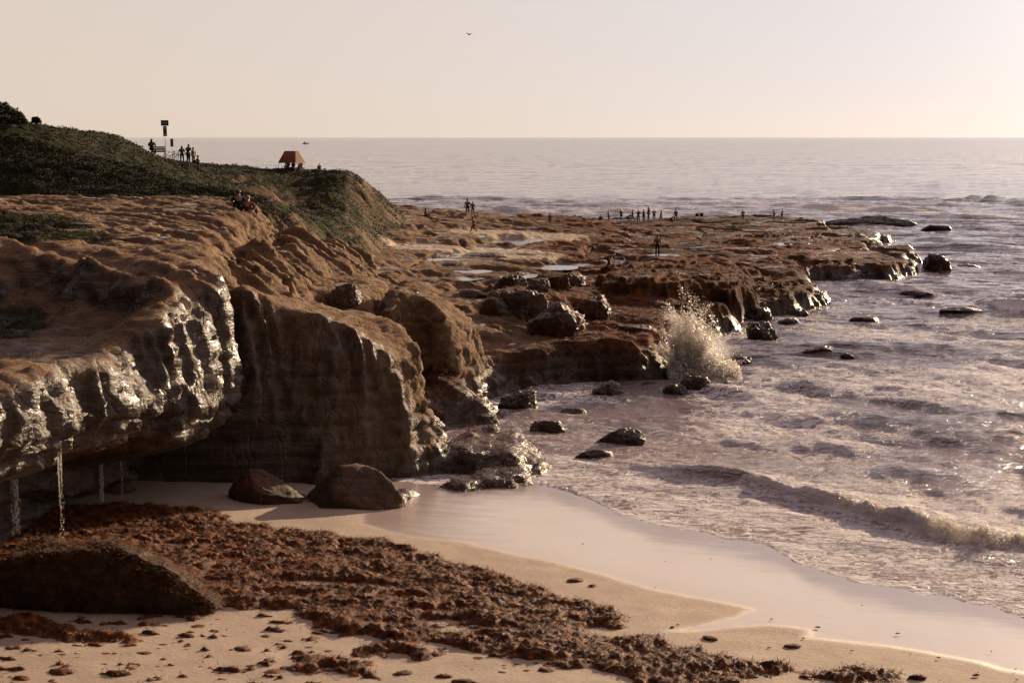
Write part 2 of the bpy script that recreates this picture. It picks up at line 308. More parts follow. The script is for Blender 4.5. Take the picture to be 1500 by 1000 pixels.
# ------------------------------------------------------------------ materials
def new_mat(name):
    m = bpy.data.materials.new(name); m.use_nodes = True
    nt = m.node_tree; nt.nodes.clear()
    out = nt.nodes.new('ShaderNodeOutputMaterial'); b = nt.nodes.new('ShaderNodeBsdfPrincipled')
    nt.links.new(b.outputs[0], out.inputs[0]); return m, nt, b
class N:
    def __init__(s, nt): s.nt = nt
    def n(s, t, **k):
        x = s.nt.nodes.new(t)
        for a, v in k.items(): setattr(x, a, v)
        return x
    def l(s, a, b): s.nt.links.new(a, b)
    def pos(s): return s.n('ShaderNodeNewGeometry').outputs['Position']
    def attr(s, name): return s.n('ShaderNodeAttribute', attribute_name=name).outputs['Fac']
    def mapping(s, v, scale):
        m = s.n('ShaderNodeMapping'); m.inputs['Scale'].default_value = scale; s.l(v, m.inputs[0]); return m.outputs[0]
    def noise(s, v, scale, detail=5, rough=.55, dist=0):
        x = s.n('ShaderNodeTexNoise'); x.inputs['Scale'].default_value = scale; x.inputs['Detail'].default_value = detail
        x.inputs['Roughness'].default_value = rough; x.inputs['Distortion'].default_value = dist; s.l(v, x.inputs['Vector']); return x.outputs[0]
    def ramp(s, f, stops, interp='LINEAR'):
        r = s.n('ShaderNodeValToRGB'); r.color_ramp.interpolation = interp; e = r.color_ramp.elements
        while len(e) < len(stops): e.new(.5)
        for q, (p, c) in zip(e, stops): q.position = p; q.color = c if len(c) == 4 else (*c, 1)
        s.l(f, r.inputs[0]); return r.outputs[0]
    def rng(s, f, a, b, c=0, d=1):
        r = s.n('ShaderNodeMapRange'); r.interpolation_type = 'SMOOTHSTEP'
        for i, v in enumerate((a, b, c, d)): r.inputs[1 + i].default_value = v
        s.l(f, r.inputs[0]); return r.outputs[0]
    def math(s, op, a, b=None):
        m = s.n('ShaderNodeMath', operation=op)
        for i, v in enumerate((a, b)):
            if v is None: continue
            if isinstance(v, (int, float)): m.inputs[i].default_value = v
            else: s.l(v, m.inputs[i])
        return m.outputs[0]
    def mix(s, f, a, b, mode='MIX'):
        m = s.n('ShaderNodeMix', data_type='RGBA', blend_type=mode)
        for i, v in ((0, f), (6, a), (7, b)):
            if isinstance(v, (int, float)): m.inputs[i].default_value = v
            elif isinstance(v, tuple): m.inputs[i].default_value = v if len(v) == 4 else (*v, 1)
            else: s.l(v, m.inputs[i])
        return m.outputs[2]
    def bump(s, h, dist, strength=1.0, nrm=None):
        b = s.n('ShaderNodeBump'); b.inputs['Strength'].default_value = strength; b.inputs['Distance'].default_value = dist
        s.l(h, b.inputs['Height'])
        if nrm is not None: s.l(nrm, b.inputs['Normal'])
        return b.outputs[0]

def rock_material():
    m, nt, b = new_mat('sandstone'); k = N(nt); p = k.pos()
    sep = k.n('ShaderNodeSeparateXYZ'); k.l(p, sep.inputs[0])
    big = k.noise(p, .25, 4); mid = k.noise(p, 1.3, 6, .6); fine = k.noise(p, 9, 6, .65)
    bands = k.noise(k.mapping(p, (.12, .12, 3.2)), 1.0, 6, .6)
    streak = k.noise(k.mapping(p, (1.6, 1.6, .16)), 1.0, 6, .6, .4)
    col = k.ramp(mid, [(.25, (.085, .054, .033)), (.5, (.185, .122, .074)), (.75, (.34, .235, .145))])
    col = k.mix(k.rng(bands, .42, .6, 0, .55), col, (.23, .13, .07), 'MIX')
    col = k.mix(k.rng(big, .4, .65, 0, .35), col, (.26, .165, .11))
    col = k.mix(.5, col, k.ramp(fine, [(.3, (.45, .45, .45)), (.7, (1.2, 1.15, 1.1))]), 'MULTIPLY')
    steep = k.rng(k.math('ABSOLUTE', k.n('ShaderNodeSeparateXYZ').outputs[2]), 0, 1)  # placeholder, rewired below
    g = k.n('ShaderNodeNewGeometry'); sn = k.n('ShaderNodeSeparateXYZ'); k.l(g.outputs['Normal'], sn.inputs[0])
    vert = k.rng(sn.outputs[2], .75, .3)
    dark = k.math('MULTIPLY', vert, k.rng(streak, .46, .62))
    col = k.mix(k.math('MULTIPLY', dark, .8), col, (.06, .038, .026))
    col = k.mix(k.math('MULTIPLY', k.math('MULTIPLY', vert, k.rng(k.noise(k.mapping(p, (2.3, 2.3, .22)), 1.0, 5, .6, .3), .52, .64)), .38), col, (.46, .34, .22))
    wet = k.attr('wet'); alg = k.attr('algae'); veg = k.attr('veg')
    an = k.noise(k.mapping(p, (1, .6, 1)), 1.6, 6, .65); an2 = k.noise(p, .6, 4)
    acol = k.ramp(an, [(.3, (.050, .032, .023)), (.42, (.095, .045, .024)), (.56, (.16, .058, .020)), (.70, (.085, .044, .018)), (.85, (.05, .05, .02))])
    acol = k.mix(1.0, acol, k.ramp(k.noise(k.mapping(p, (.35, .2, 1)), .5, 6, .65), [(.36, (.32, .34, .36)), (.5, (.85, .85, .85)), (.64, (1.35, 1.25, 1.15))]), 'MULTIPLY')
    col = k.mix(k.math('MULTIPLY', k.rng(an2, .20, .38), alg), col, acol)
    vcol = k.ramp(k.noise(p, 2.2, 6, .7), [(.3, (.016, .018, .008)), (.5, (.035, .036, .015)), (.7, (.08, .06, .025))])
    col = k.mix(veg, col, vcol)
    col = k.mix(k.math('MULTIPLY', wet, .82), col, (.038, .026, .019))  # wet tone, set darker to carry painted shade on the cove cliff
    col = k.mix(k.attr('sandy'), col, (.46, .36, .26))
    k.l(col, b.inputs['Base Color'])
    wn_ = k.math('MULTIPLY', wet, k.rng(streak, .30, .5))
    pool = k.math('MULTIPLY', k.rng(k.noise(k.mapping(p, (.25, .6, 1)), 1.2, 3), .56, .62), k.rng(sn.outputs[2], .93, .99))
    pool = k.math('MULTIPLY', pool, k.attr('flat'))
    wn_ = k.math('MAXIMUM', wn_, pool)
    r = k.n('ShaderNodeMapRange'); r.inputs[3].default_value = .9; r.inputs[4].default_value = .22; k.l(wn_, r.inputs[0])
    k.l(r.outputs[0], b.inputs['Roughness'])
    sp = k.n('ShaderNodeMapRange'); sp.inputs[3].default_value = .08; sp.inputs[4].default_value = .6; k.l(wn_, sp.inputs[0]); k.l(sp.outputs[0], b.inputs['Specular IOR Level'])
    hb = k.math('ADD', k.math('MULTIPLY', mid, .5), k.math('ADD', k.math('MULTIPLY', fine, .16), k.math('MULTIPLY', bands, .25)))
    mp = k.n('ShaderNodeMapping'); mp.inputs['Scale'].default_value = (.5, 2.6, 5); mp.inputs['Rotation'].default_value = (0, 0, .9); k.l(p, mp.inputs[0])
    hb = k.math('ADD', hb, k.math('MULTIPLY', k.noise(mp.outputs[0], 1.0, 6, .6), .55))
    bed = k.n('ShaderNodeTexWave', wave_type='BANDS', bands_direction='Z', wave_profile='SAW'); bed.inputs['Scale'].default_value = .95; bed.inputs['Distortion'].default_value = 3.5; bed.inputs['Detail'].default_value = 5; bed.inputs['Detail Scale'].default_value = .7; k.l(p, bed.inputs[0])
    hb = k.math('ADD', hb, k.math('MULTIPLY', bed.outputs['Fac'], k.math('MULTIPLY', vert, .16)))
    vo = k.n('ShaderNodeTexVoronoi', feature='DISTANCE_TO_EDGE'); vo.inputs['Scale'].default_value = .55; wv = k.n('ShaderNodeVectorMath', operation='ADD'); k.l(k.mapping(p, (1, 1, .6)), wv.inputs[0]); ns_ = k.n('ShaderNodeTexNoise'); ns_.inputs['Scale'].default_value = .8; k.l(p, ns_.inputs['Vector']); k.l(ns_.outputs['Color'], wv.inputs[1]); k.l(wv.outputs[0], vo.inputs['Vector'])
    hb = k.math('ADD', hb, k.math('MULTIPLY', k.rng(vo.outputs['Distance'], 0, .035), .10))
    hb = k.math('MULTIPLY', hb, k.rng(pool, 0, 1, 1, 0))
    k.l(k.bump(hb, .35, .8), b.inputs['Normal'])
    return m
def sand_material():
    m, nt, b = new_mat('beach_sand'); k = N(nt); p = k.pos()
    wet = k.attr('wet'); n1 = k.noise(p, .8, 5); n2 = k.noise(p, 30, 4, .7)
    dry = k.ramp(n1, [(.3, (.33, .235, .165)), (.7, (.43, .315, .225))])
    col = k.mix(wet, dry, k.mix(k.rng(k.math('ADD', k.attr('sky_sheen'), k.math('MULTIPLY', k.math('SUBTRACT', k.noise(k.mapping(p, (.5, 2.2, 1)), 1.3, 5), .5), .9)), 0, 1), (.34, .265, .24), (.66, .57, .49))); b.inputs['IOR'].default_value = 1.8  # sky reflection painted into the wet sand colour, palest away from the swash
    st = k.noise(k.mapping(p, (3, 6, 1)), 1.7, 6, .7)
    col = k.mix(k.rng(st, .66, .72, 0, .75), col, (.07, .035, .02))
    k.l(col, b.inputs['Base Color'])
    r = k.n('ShaderNodeMapRange'); r.inputs[3].default_value = .85; r.inputs[4].default_value = .2; k.l(wet, r.inputs[0])
    k.l(r.outputs[0], b.inputs['Roughness'])
    hb = k.math('MULTIPLY', k.math('ADD', n2, k.math('MULTIPLY', st, 2)), k.rng(wet, 0, 1, 1, .06)); hb = k.math('ADD', hb, k.math('MULTIPLY', k.noise(k.mapping(p, (1.2, 5, 1)), 1.5, 4), k.math('MULTIPLY', wet, .35)))
    k.l(k.bump(hb, .03, .7), b.inputs['Normal'])
    return m
def sea_material():
    m, nt, b = new_mat('sea_water'); k = N(nt); p = k.pos()
    foam = k.attr('foam')
    sm = k.mapping(p, (1, 1.8, 1))
    fn = k.noise(sm, .45, 8, .68, .8); lace = k.noise(k.mapping(p, (1, 1.5, 1)), .95, 7, .62, 1.6)
    ridge = k.math('ABSOLUTE', k.math('SUBTRACT', lace, .5))
    thr = k.math('SUBTRACT', k.math('ADD', k.math('MULTIPLY', fn, .6), k.rng(ridge, .09, 0, 0, .35)), k.rng(foam, 0, 1, .75, .12))
    ff = k.rng(thr, 0, .12)
    ff = k.math('MULTIPLY', ff, k.rng(foam, 0, .08))
    col = k.mix(ff, k.mix(k.attr('shoal'), (.18, .115, .12), (.36, .26, .245)), (.92, .85, .87))
    k.l(col, b.inputs['Base Color'])
    r = k.n('ShaderNodeMapRange'); r.inputs[3].default_value = .06; r.inputs[4].default_value = .75; k.l(ff, r.inputs[0])
    k.l(r.outputs[0], b.inputs['Roughness']); b.inputs['IOR'].default_value = 1.5
    tr = k.n('ShaderNodeBsdfTranslucent'); tr.inputs[0].default_value = (.85, .76, .76, 1); mxs = k.n('ShaderNodeMixShader'); k.l(k.math('MULTIPLY', ff, .38), mxs.inputs[0])
    out = [q for q in nt.nodes if q.type == 'OUTPUT_MATERIAL'][0]; k.l(b.outputs[0], mxs.inputs[1]); k.l(tr.outputs[0], mxs.inputs[2]); k.l(mxs.outputs[0], out.inputs[0])
    sy = k.n('ShaderNodeSeparateXYZ'); k.l(p, sy.inputs[0])
    near = k.rng(sy.outputs[1], 130, 45, 0, 1); mid_ = k.rng(sy.outputs[1], 900, 120, .30, 1); farw = k.noise(k.mapping(p, (.010, .035, 1)), 1, 6, .62)
    rip = k.noise(k.mapping(p, (1, 2.0, 1)), 1.6, 5, .65); big = k.noise(k.mapping(p, (.07, .2, 1)), 1, 5, .6)
    h = k.math('ADD', k.math('MULTIPLY', k.math('ADD', rip, k.math('MULTIPLY', k.noise(k.mapping(p, (1, 1.7, 1)), 5.5, 4, .6), .3)), k.math('MULTIPLY', near, .36)), k.math('ADD', k.math('ADD', k.math('MULTIPLY', big, k.math('MULTIPLY', mid_, 1.9)), k.math('MULTIPLY', farw, k.rng(sy.outputs[1], 120, 900, 0, 9.0))), k.math('MULTIPLY', ff, .05)))
    h = k.math('ADD', h, k.math('MULTIPLY', fn, k.math('MULTIPLY', ff, .12)))
    k.l(k.bump(h, 1.0, .75), b.inputs['Normal'])
    return m
def simple(name, col, rough=.8, var=.25, scale=20, metallic=0):
    m, nt, b = new_mat(name); k = N(nt)
    tc = k.n('ShaderNodeTexCoord').outputs['Object']; n = k.noise(tc, scale, 4)
    lo = tuple(c * (1 - var) for c in col); hi = tuple(min(1, c * (1 + var)) for c in col)
    k.l(k.ramp(n, [(.3, lo), (.7, hi)]), b.inputs['Base Color'])
    b.inputs['Roughness'].default_value = rough; b.inputs['Specular IOR Level'].default_value = .25; b.inputs['Metallic'].default_value = metallic
    return m
ROCK = rock_material(); SAND = sand_material(); SEA = sea_material()
def weed_material(name, stops, rough=.55):
    m, nt, b = new_mat(name); k = N(nt); p = k.pos()
    k.l(k.ramp(k.noise(p, 3.5, 6, .7), stops), b.inputs['Base Color']); b.inputs['Roughness'].default_value = rough; b.inputs['Specular IOR Level'].default_value = .16
    k.l(k.bump(k.noise(p, 22, 5, .7), .06, 1.0), b.inputs['Normal']); return m
WEED = weed_material('kelp_wrack', [(.3, (.028, .010, .004)), (.5, (.13, .040, .011)), (.68, (.42, .145, .030))])
ROCKWEED = weed_material('weedy_rock', [(.3, (.03, .018, .010)), (.5, (.07, .038, .018)), (.72, (.12, .085, .03))], .5)
LEAF = weed_material('scrub_leaf', [(.3, (.012, .015, .006)), (.5, (.032, .035, .013)), (.72, (.085, .070, .026))], .7)
DARKROCK = simple('dark_wet_rock', (.10, .06, .04), .45, .5, 1.2)

# ------------------------------------------------------------------ near cliffs (solid, remeshed so that steep faces keep their detail)
def near_cliffs():
    cs = .25
    xs = np.arange(-46, 44, cs); ys = np.arange(14, 112, cs)
    X, Y = np.meshgrid(xs, ys); h, veg, alg = land(X, Y)
    h = np.maximum(h, -1.6)
    ny, nx = X.shape
    top = np.stack([X, Y, h], -1).reshape(-1, 3); n = len(top)
    bot = top.copy(); bot[:, 2] = -2.6
    gf = grid_faces(ny, nx); i = np.arange(n).reshape(ny, nx)
    def strip(a, rev):
        q = np.stack([a[:-1], a[1:], a[1:] + n, a[:-1] + n], -1); return q[:, ::-1] if rev else q
    F = np.vstack([gf, gf[:, ::-1] + n, strip(i[0], True), strip(i[-1], False), strip(i[:, 0], False), strip(i[:, -1], True)])
    me = mesh_np('t', np.vstack([top, bot]), F)
    me = voxelise(me, .175)
    v = get_co(me).astype(np.float64)
    x, y, z = v[:, 0].copy(), v[:, 1].copy(), v[:, 2].copy()
    # undercut of the near cliff: a cave below the lip
    inA = sstep(-8.8, -10.2, x) * sstep(57.5, 54, y)
    lip = np.interp(y, [10, 34, 38, 42, 46, 50, 54], [5.0, 4.9, 4.7, 4.5, 4.0, 3.1, 2.9]) + fbm(y / 2, x / 2, 0, 2) * .3
    cave = sstep(0.15, -.9, z - lip) * 3.6 + sstep(.1, -.1, z - lip + 1.8) * .9
    bandz = np.clip((lip + 1.5 - z), 0, 1.5)
    step = .35 * (np.floor(bandz / .42)) * inA
    x -= (cave + step) * inA
    v[:, 0] = x
    me.vertices.foreach_set('co', v.astype(np.float32).ravel()); me.update()
    nrm = get_no(me).astype(np.float64)
    steep = sstep(.85, .45, np.abs(nrm[:, 2])) * sstep(-.3, .3, z)
    seaw = sstep(.15, .6, nrm[:, 0]); d = fbm(x / 2.4, y / 2.4, z / 2.4, 3, .5) * (.20 + .16 * seaw) * steep
    d += (fbm(x / .9, y / .9, z / .7, 4, .6, True) - .3) * .15
    fl = fbm((y + x * .3) / .75, x / 2.0, z / 5.5, 4, .55, True) - .3
    d += fl * (.05 + .37 * seaw) * steep * sstep(2, 5, z) * sstep(70, 56, y)
    d += (fbm(x / .9, y / .9, z / 3.0, 3, .5, True) - .3) * (.06 + .16 * seaw) * steep * sstep(56, 60, y)
    zz = z / .62 + fbm(x / 5, y / 5, z / 9, 2) * .8; fz = zz - np.floor(zz)
    d -= np.exp(-((fz - .5) / .10) ** 2) * .16 * steep * np.where(z < 5.2, 1.0, .35)
    d *= np.where(z < -1, 0, 1)
    v = v + nrm * d[:, None]
    # attributes
    _, veg, alg = land(x, y)
    near_wet_shade = sstep(7.7, 6.2, z + fbm(x, y, z, 2) * 1.2) * .8  # seep damp plus painted shade that darkens the cove face nearly to its top
    wet = np.maximum(near_wet_shade * sstep(62, 54, y), sstep(2.2, .6, z) * .9)
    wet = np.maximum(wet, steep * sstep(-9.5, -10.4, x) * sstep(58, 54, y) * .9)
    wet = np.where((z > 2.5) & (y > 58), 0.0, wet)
    vegn = fbm(x / 3.0, y / 3.0, 7.7, 3)
    v2 = veg * (1 - steep)
    # shrubs on the near edge of the picture
    for (cx, cy, r) in VEG_SPOTS: v2 = np.maximum(v2, sstep(r, r * .75, np.hypot(x - cx, (y - cy)) + vegn * 2.5))
    flat = sstep(.9, .98, nrm[:, 2]) * sstep(56, 64, y)
    me.vertices.foreach_set('co', v.astype(np.float32).ravel())
    fi = np.empty(len(me.loops), np.int32); me.loops.foreach_get('vertex_index', fi); fi = fi.reshape(-1, 4)
    keep = (v[fi, 2].max(1) > -1.1) & (v[fi, 1].max(1) < 102.5) & ~((v[fi, 0].max(1) < -45.5) | (v[fi, 0].min(1) > 43.5)) & (v[fi,1].min(1) > 14.3)
    fi = fi[keep]; used = np.unique(fi); re_ = np.full(len(v), -1); re_[used] = np.arange(len(used))
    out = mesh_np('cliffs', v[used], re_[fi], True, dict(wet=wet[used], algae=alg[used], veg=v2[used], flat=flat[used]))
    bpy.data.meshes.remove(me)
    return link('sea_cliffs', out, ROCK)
VEG_SPOTS = [W(10, 420, 8.6)[:2] + (1.6,), W(-30, 410, 9.0)[:2] + (3,), W(30, 330, 10.3)[:2] + (3.2,), W(-20, 320, 10.3)[:2] + (5,), W(95, 335, 10.1)[:2] + (1.3,), W(20, 265, 10.4)[:2] + (9,), W(90,275,10.4)[:2] + (5,)]
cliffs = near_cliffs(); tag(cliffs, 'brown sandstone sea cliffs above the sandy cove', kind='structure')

def far_land():
    rows = np.exp(np.linspace(math.log(101), math.log(250), 520)); tx = np.concatenate([np.linspace(-.75, -.40, 50)[:-1], np.linspace(-.40, .34, 760), np.linspace(.34, .45, 12)[1:]])
    T, Y = np.meshgrid(tx, rows); X = T * Y
    h, veg, alg = land(X, Y); h = np.maximum(h, -1.4)
    gy, gx = np.gradient(h); sl = np.hypot(gx / np.gradient(X, axis=1), gy / np.gradient(Y, axis=0))
    steep = sstep(.5, 1.2, sl)
    h = h + fbm(X / .8, Y / 1.1, 3.1, 2) * .12
    v2 = veg * sstep(.10, -.12, steep * .2 - .1 + fbm(X / 4, Y / 4, 5.1, 3) * .3 - .12)
    wet = sstep(1.6, .3, h) * .9; flat = sstep(.35, .1, sl) * (1 - veg)
    F = grid_faces(*X.shape); hv = h.ravel(); F = F[hv[F].max(1) > -1.2]
    used = np.unique(F); re_ = np.full(X.size, -1); re_[used] = np.arange(len(used))
    V = np.stack([X, Y, h], -1).reshape(-1, 3)[used]
    me = mesh_np('reef', V, re_[F], True, dict(wet=wet.ravel()[used], algae=alg.ravel()[used], veg=v2.ravel()[used], flat=flat.ravel()[used]))
    at = me.attributes.new('sandy', 'FLOAT', 'POINT'); at.data.foreach_set('value', sandy(V[:, 0], V[:, 1]).astype(np.float32))
    return link('headland_and_reef', me, ROCK), (X, Y, h, v2)
reef, FAR = far_land(); tag(reef, 'green headland and weedy reef running out to sea', kind='structure')

# ------------------------------------------------------------------ tide pools
def pool_mat():
    m, nt, b = new_mat('pool_water'); k = N(nt); b.inputs['Base Color'].default_value = (.10, .08, .07, 1); b.inputs['Roughness'].default_value = .12; b.inputs['IOR'].default_value = 1.34
    k.l(k.bump(k.noise(k.pos(), 2.0, 3), .03, .5), b.inputs['Normal']); return m
POOLM = pool_mat()
for i, (cx, cy, rx, ry, z0) in enumerate(POOLS):
    a = np.linspace(0, 2 * np.pi, 49)[:-1]; rr = 1.1 + .12 * np.sin(a * 3 + i)
    v = np.vstack([[cx, cy, z0], np.stack([cx + np.cos(a) * rx * rr, cy + np.sin(a) * ry * rr, np.full(48, z0)], 1)])
    f = np.array([[0, 1 + j, 1 + (j + 1) % 48] for j in range(48)])
    tag(link('tide_pool', mesh_np('pool', v, f, True), POOLM), kind='structure')

# ------------------------------------------------------------------ beach
SWASH = P([(640, 712, 0), (700, 712, 0), (745, 703, 0), (800, 712, 0), (860, 728, 0), (900, 752, 0), (950, 772, 0), (1040, 784, 0), (1130, 803, 0), (1165, 826, 0), (1210, 842, 0), (1290, 862, 0), (1400, 874, 0), (1450, 888, 0), (1520, 912, 0), (1800, 985, 0)])[:, :2]
WETPOLY = P([(540, 768, .5), (600, 786, .5), (690, 794, .5), (750, 808, .5), (850, 833, .5), (940, 850, .5), (1020, 868, .5), (1105, 884, .5), (1085, 898, .5), (1000, 915, .5), (975, 922, .5), (1030, 920, .5), (1130, 908, .5),
             (1190, 918, .4), (1180, 934, .4), (1250, 936, .4), (1340, 948, .4), (1420, 962, .4), (1500, 978, .4), (1800, 1050, .3), (2300, 900, 0), (1800, 700, 0), (700, 600, 0), (540, 720, .2)])
def beach():  # sand sheet
    xs = np.arange(-24, 46, .16); ys = np.arange(22, 70, .16); X, Y = np.meshgrid(xs, ys)
    z = beach_z(X, Y)
    z = z + fbm(X / 1.1, Y / 1.1, 8.0, 3) * .035 * sstep(-1, 1, seg_dist(X, Y, WETPOLY))
    d = seg_dist(X + fbm(X / 3, Y / 3, 1.0, 3) * .6, Y + fbm(X / 3, Y / 3, 5.0, 3) * .5, WETPOLY)
    wet = sstep(.3, -.3, d) * .85 + .15 * sstep(0, -2.5, d)
    sky_sheen = sstep(-.2, -3.2, (Y - np.interp(X, SWASH[:, 0], SWASH[:, 1])) * .72 + fbm(X / 2, Y / 2, 3.0, 3) * .8) * sstep(-6, 2, X + 0)  # weight of the painted sky reflection, rising inland from the swash edge
    me = mesh_np('sand', np.stack([X, Y, z], -1).reshape(-1, 3), grid_faces(*X.shape), True, dict(wet=wet.ravel(), sky_sheen=sky_sheen.ravel()))
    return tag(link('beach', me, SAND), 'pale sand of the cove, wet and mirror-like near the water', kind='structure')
beach()

# ------------------------------------------------------------------ sea
CRESTS = [  # pixels along the crest, height, width shoreward, width seaward, foam
    ([(820, 664), (870, 672), (920, 680), (960, 688), (1060, 703), (1130, 715), (1200, 735), (1280, 755), (1340, 768), (1400, 788), (1450, 800), (1520, 808), (1700, 836), (2300, 940)], .42, .5, 1.9, 1.0),
    ([(1030, 545), (1100, 558), (1180, 570), (1250, 580), (1320, 590), (1400, 603), (1500, 618), (1700, 655)], .5, 1.1, 3.0, .15),
    ([(575, 292), (650, 290), (720, 293), (800, 296), (900, 300), (1000, 304)], .6, 3.5, 7, .15),
    ([(790, 283), (870, 287), (960, 291)], .6, 4, 8, 0),
    ([(1150, 283), (1220, 286), (1310, 291)], .9, 5, 10, 0),
    ([(600, 305), (760, 311), (900, 312), (1020, 306), (1100, 305)], .5, 2, 5, .5),
    ([(990, 297), (1150, 302), (1250, 306), (1340, 312), (1420, 316), (1560, 319)], .7, 3, 7, .8),
    ([(1400, 440), (1450, 450), (1500, 456), (1600, 468)], .6, .8, 3, .9),
    ([(1215, 412), (1290, 420), (1340, 427), (1410, 432)], .4, .7, 2.5, .7),
    ([(1330, 330), (1420, 336), (1500, 338), (1600, 342)], .6, 2, 5, .25),
    ([(1100, 640), (1200, 652), (1350, 672), (1500, 694)], .18, .6, 2.2, 0),
    ([(1120, 505), (1250, 512), (1400, 520), (1560, 534)], .3, .8, 2.5, .1),
    ([(980, 555), (1000, 556), (1040, 550), (1075, 556)], .35, .5, 1.2, 1),
    ([(1440, 296), (1480, 300), (1540, 301)], 1.0, 5, 9, 0),
]
def wave_noise(x, y):
    z = np.zeros_like(x); r = np.random.default_rng(21); g = np.hypot(x, y)
    for i in range(46):
        lam = .9 * (26 / .9) ** (i / 45.0); th = math.radians(-118) + r.normal() * .55
        a = .0085 * lam ** .82
        ph = (x * math.cos(th) + y * math.sin(th)) * 2 * math.pi / lam + r.uniform(0, 6.28)
        lod = np.clip((lam * 260 / g) * 1.2 - .6, 0, 1) if lam < 12 else 1.0
        z += a * (1 - np.abs(np.sin(ph / 2)) * 2 + .27) * lod * 1.0
    return z
def sea():
    inv = np.linspace(0, 1, 640)
    rows = 36 * (330 / 36.0) ** inv
    rows = np.concatenate([rows, 330 * (70000 / 330.0) ** (np.linspace(0, 1, 130)[1:])])
    tx = np.concatenate([np.linspace(-1.2, -.40, 60)[:-1], np.linspace(-.40, .40, 820), np.linspace(.40, 1.4, 80)[1:]])
    T, Y = np.meshgrid(tx, rows); X = T * Y
    h, veg, alg = land(X[:640], Y[:640], True); h = np.vstack([h, np.full((len(rows) - 640, len(tx)), -9.)])
    depth = -np.maximum(h, np.where(Y < 75, beach_z(X, Y), -9))
    calm = sstep(-.1, 1.1, depth)
    z = wave_noise(X, Y) * (.35 + .65 * calm)
    foam = np.zeros_like(z); shoal = sstep(1.4, 0, depth) * .8
    for pts, ht, wf, wb, fm in CRESTS:
        pl = P([(a, b, 0) for a, b in pts])[:, :2]
        lo, hi = pl.min(0) - 4 * wb, pl.max(0) + 4 * wb
        m = (X > lo[0]) & (X < hi[0]) & (Y > lo[1]) & (Y < hi[1])
        x, y = X[m], Y[m]; q = fbm(x / (4 * wf + 2), y / (4 * wf + 2), ht, 3)
        yl = np.interp(x, pl[:, 0], pl[:, 1]); slope = np.gradient(pl[:, 1], pl[:, 0]); c = 1 / np.sqrt(1 + np.interp(x, pl[:, 0], slope) ** 2)
        s = (y - yl) * c + q * wf * 1.8
        e = sstep(pl[0, 0], pl[0, 0] + .3 * (pl[-1, 0] - pl[0, 0]), x) * sstep(pl[-1, 0], pl[-1, 0] - .3 * (pl[-1, 0] - pl[0, 0]), x)
        amp = ht * e * (1 + .9 * fbm(x / (5 * wf), y / (5 * wf), 3.0, 3))
        prof = np.where(s < 0, np.exp(-(s / wf) ** 2), np.exp(-(s / wb) ** 2))
        rough = (fbm(x / .5, y / .4, 2.0, 4, .6, True) * .13 + fbm(x / .9, y / .7, 9.0, 3) * .3) * fm * sstep(W(1000, 700, 0)[0], W(1310, 760, 0)[0], x) * (np.exp(-((s + .5 * wf) / wf) ** 2)) if wf < 2 else 0
        z[m] += amp * prof + rough
        grow = .22 + .78 * sstep(W(1000, 700, 0)[0], W(1240, 745, 0)[0], x) if fm == 1.0 and ht > .4 else 1
        foam[m] = np.maximum(foam[m], fm * grow * e * np.exp(-((s + wf * .7) / (wf * 1.1)) ** 2) * 1.25)
    # lace between the breaker and the swash edge
    pl = P([(a, b, 0) for a, b in CRESTS[0][0]])[:, :2]
    yl = np.interp(X, pl[:, 0], pl[:, 1]); band = sstep(1.5, -1, Y - yl) * (X > -8) * (Y < 66)
    foam = np.maximum(foam, band * (.60 + .25 * fbm(X / 3, Y / 3, 1.0, 2)))
    foam = np.maximum(foam, sstep(.55, .1, depth) * .62 * (Y > 58))
    foam = np.maximum(foam, sstep(1.6, .1, depth) * .42)
    foam = np.maximum(foam, .60 * sstep(-.25, .35, fbm(X / 9, Y / 14, 4.0, 3) + .12) * (Y < 140) * sstep(150, 90, Y))
    sw = np.interp(X, SWASH[:, 0], SWASH[:, 1]); ds = (Y - sw) * .72 + fbm(X / 1.5, Y / 1.5, 6.0, 3) * .5 + np.abs(fbm(X / 2.2 + 5, Y / 2.2, 1.0, 2)) * 1.1 - .2
    edge = np.exp(-((ds - .25) / .28) ** 2) * (X > -5) * (Y < 62)
    foam = np.maximum(foam, edge * .95)
    # pinch the sheet down at the swash edge so that it lies on the sand
    near = (Y < 62) & (X > -5)
    bz = beach_z(X, Y)
    sheet = bz + .010 + .012 * edge + np.abs(fbm(X / .5, Y / .5, 2.0, 2)) * .05 * sstep(0, 1, ds)
    k = sstep(0, 5, ds)
    z = np.where(near, np.where(ds > .3, np.maximum(z * k + .02, sheet), bz + (sheet - bz) * sstep(-.1, .3, ds) - .02 * sstep(.1, -.1, ds)), z)
    drop = (Y < 62) & (X <= -5); z = np.where(drop, np.minimum(z, bz - .1), z)
    F = grid_faces(*X.shape)
    hid = (h > 1.6).ravel(); F = F[~hid[F].all(1)]
    used = np.unique(F); re_ = np.full(X.size, -1); re_[used] = np.arange(len(used))
    me = mesh_np('sea', np.stack([X, Y, z], -1).reshape(-1, 3)[used], re_[F], True, dict(foam=foam.ravel()[used], shoal=shoal.ravel()[used]))
    return tag(link('sea', me, SEA), 'glittering sea with small breakers and foam', kind='structure')
sea()
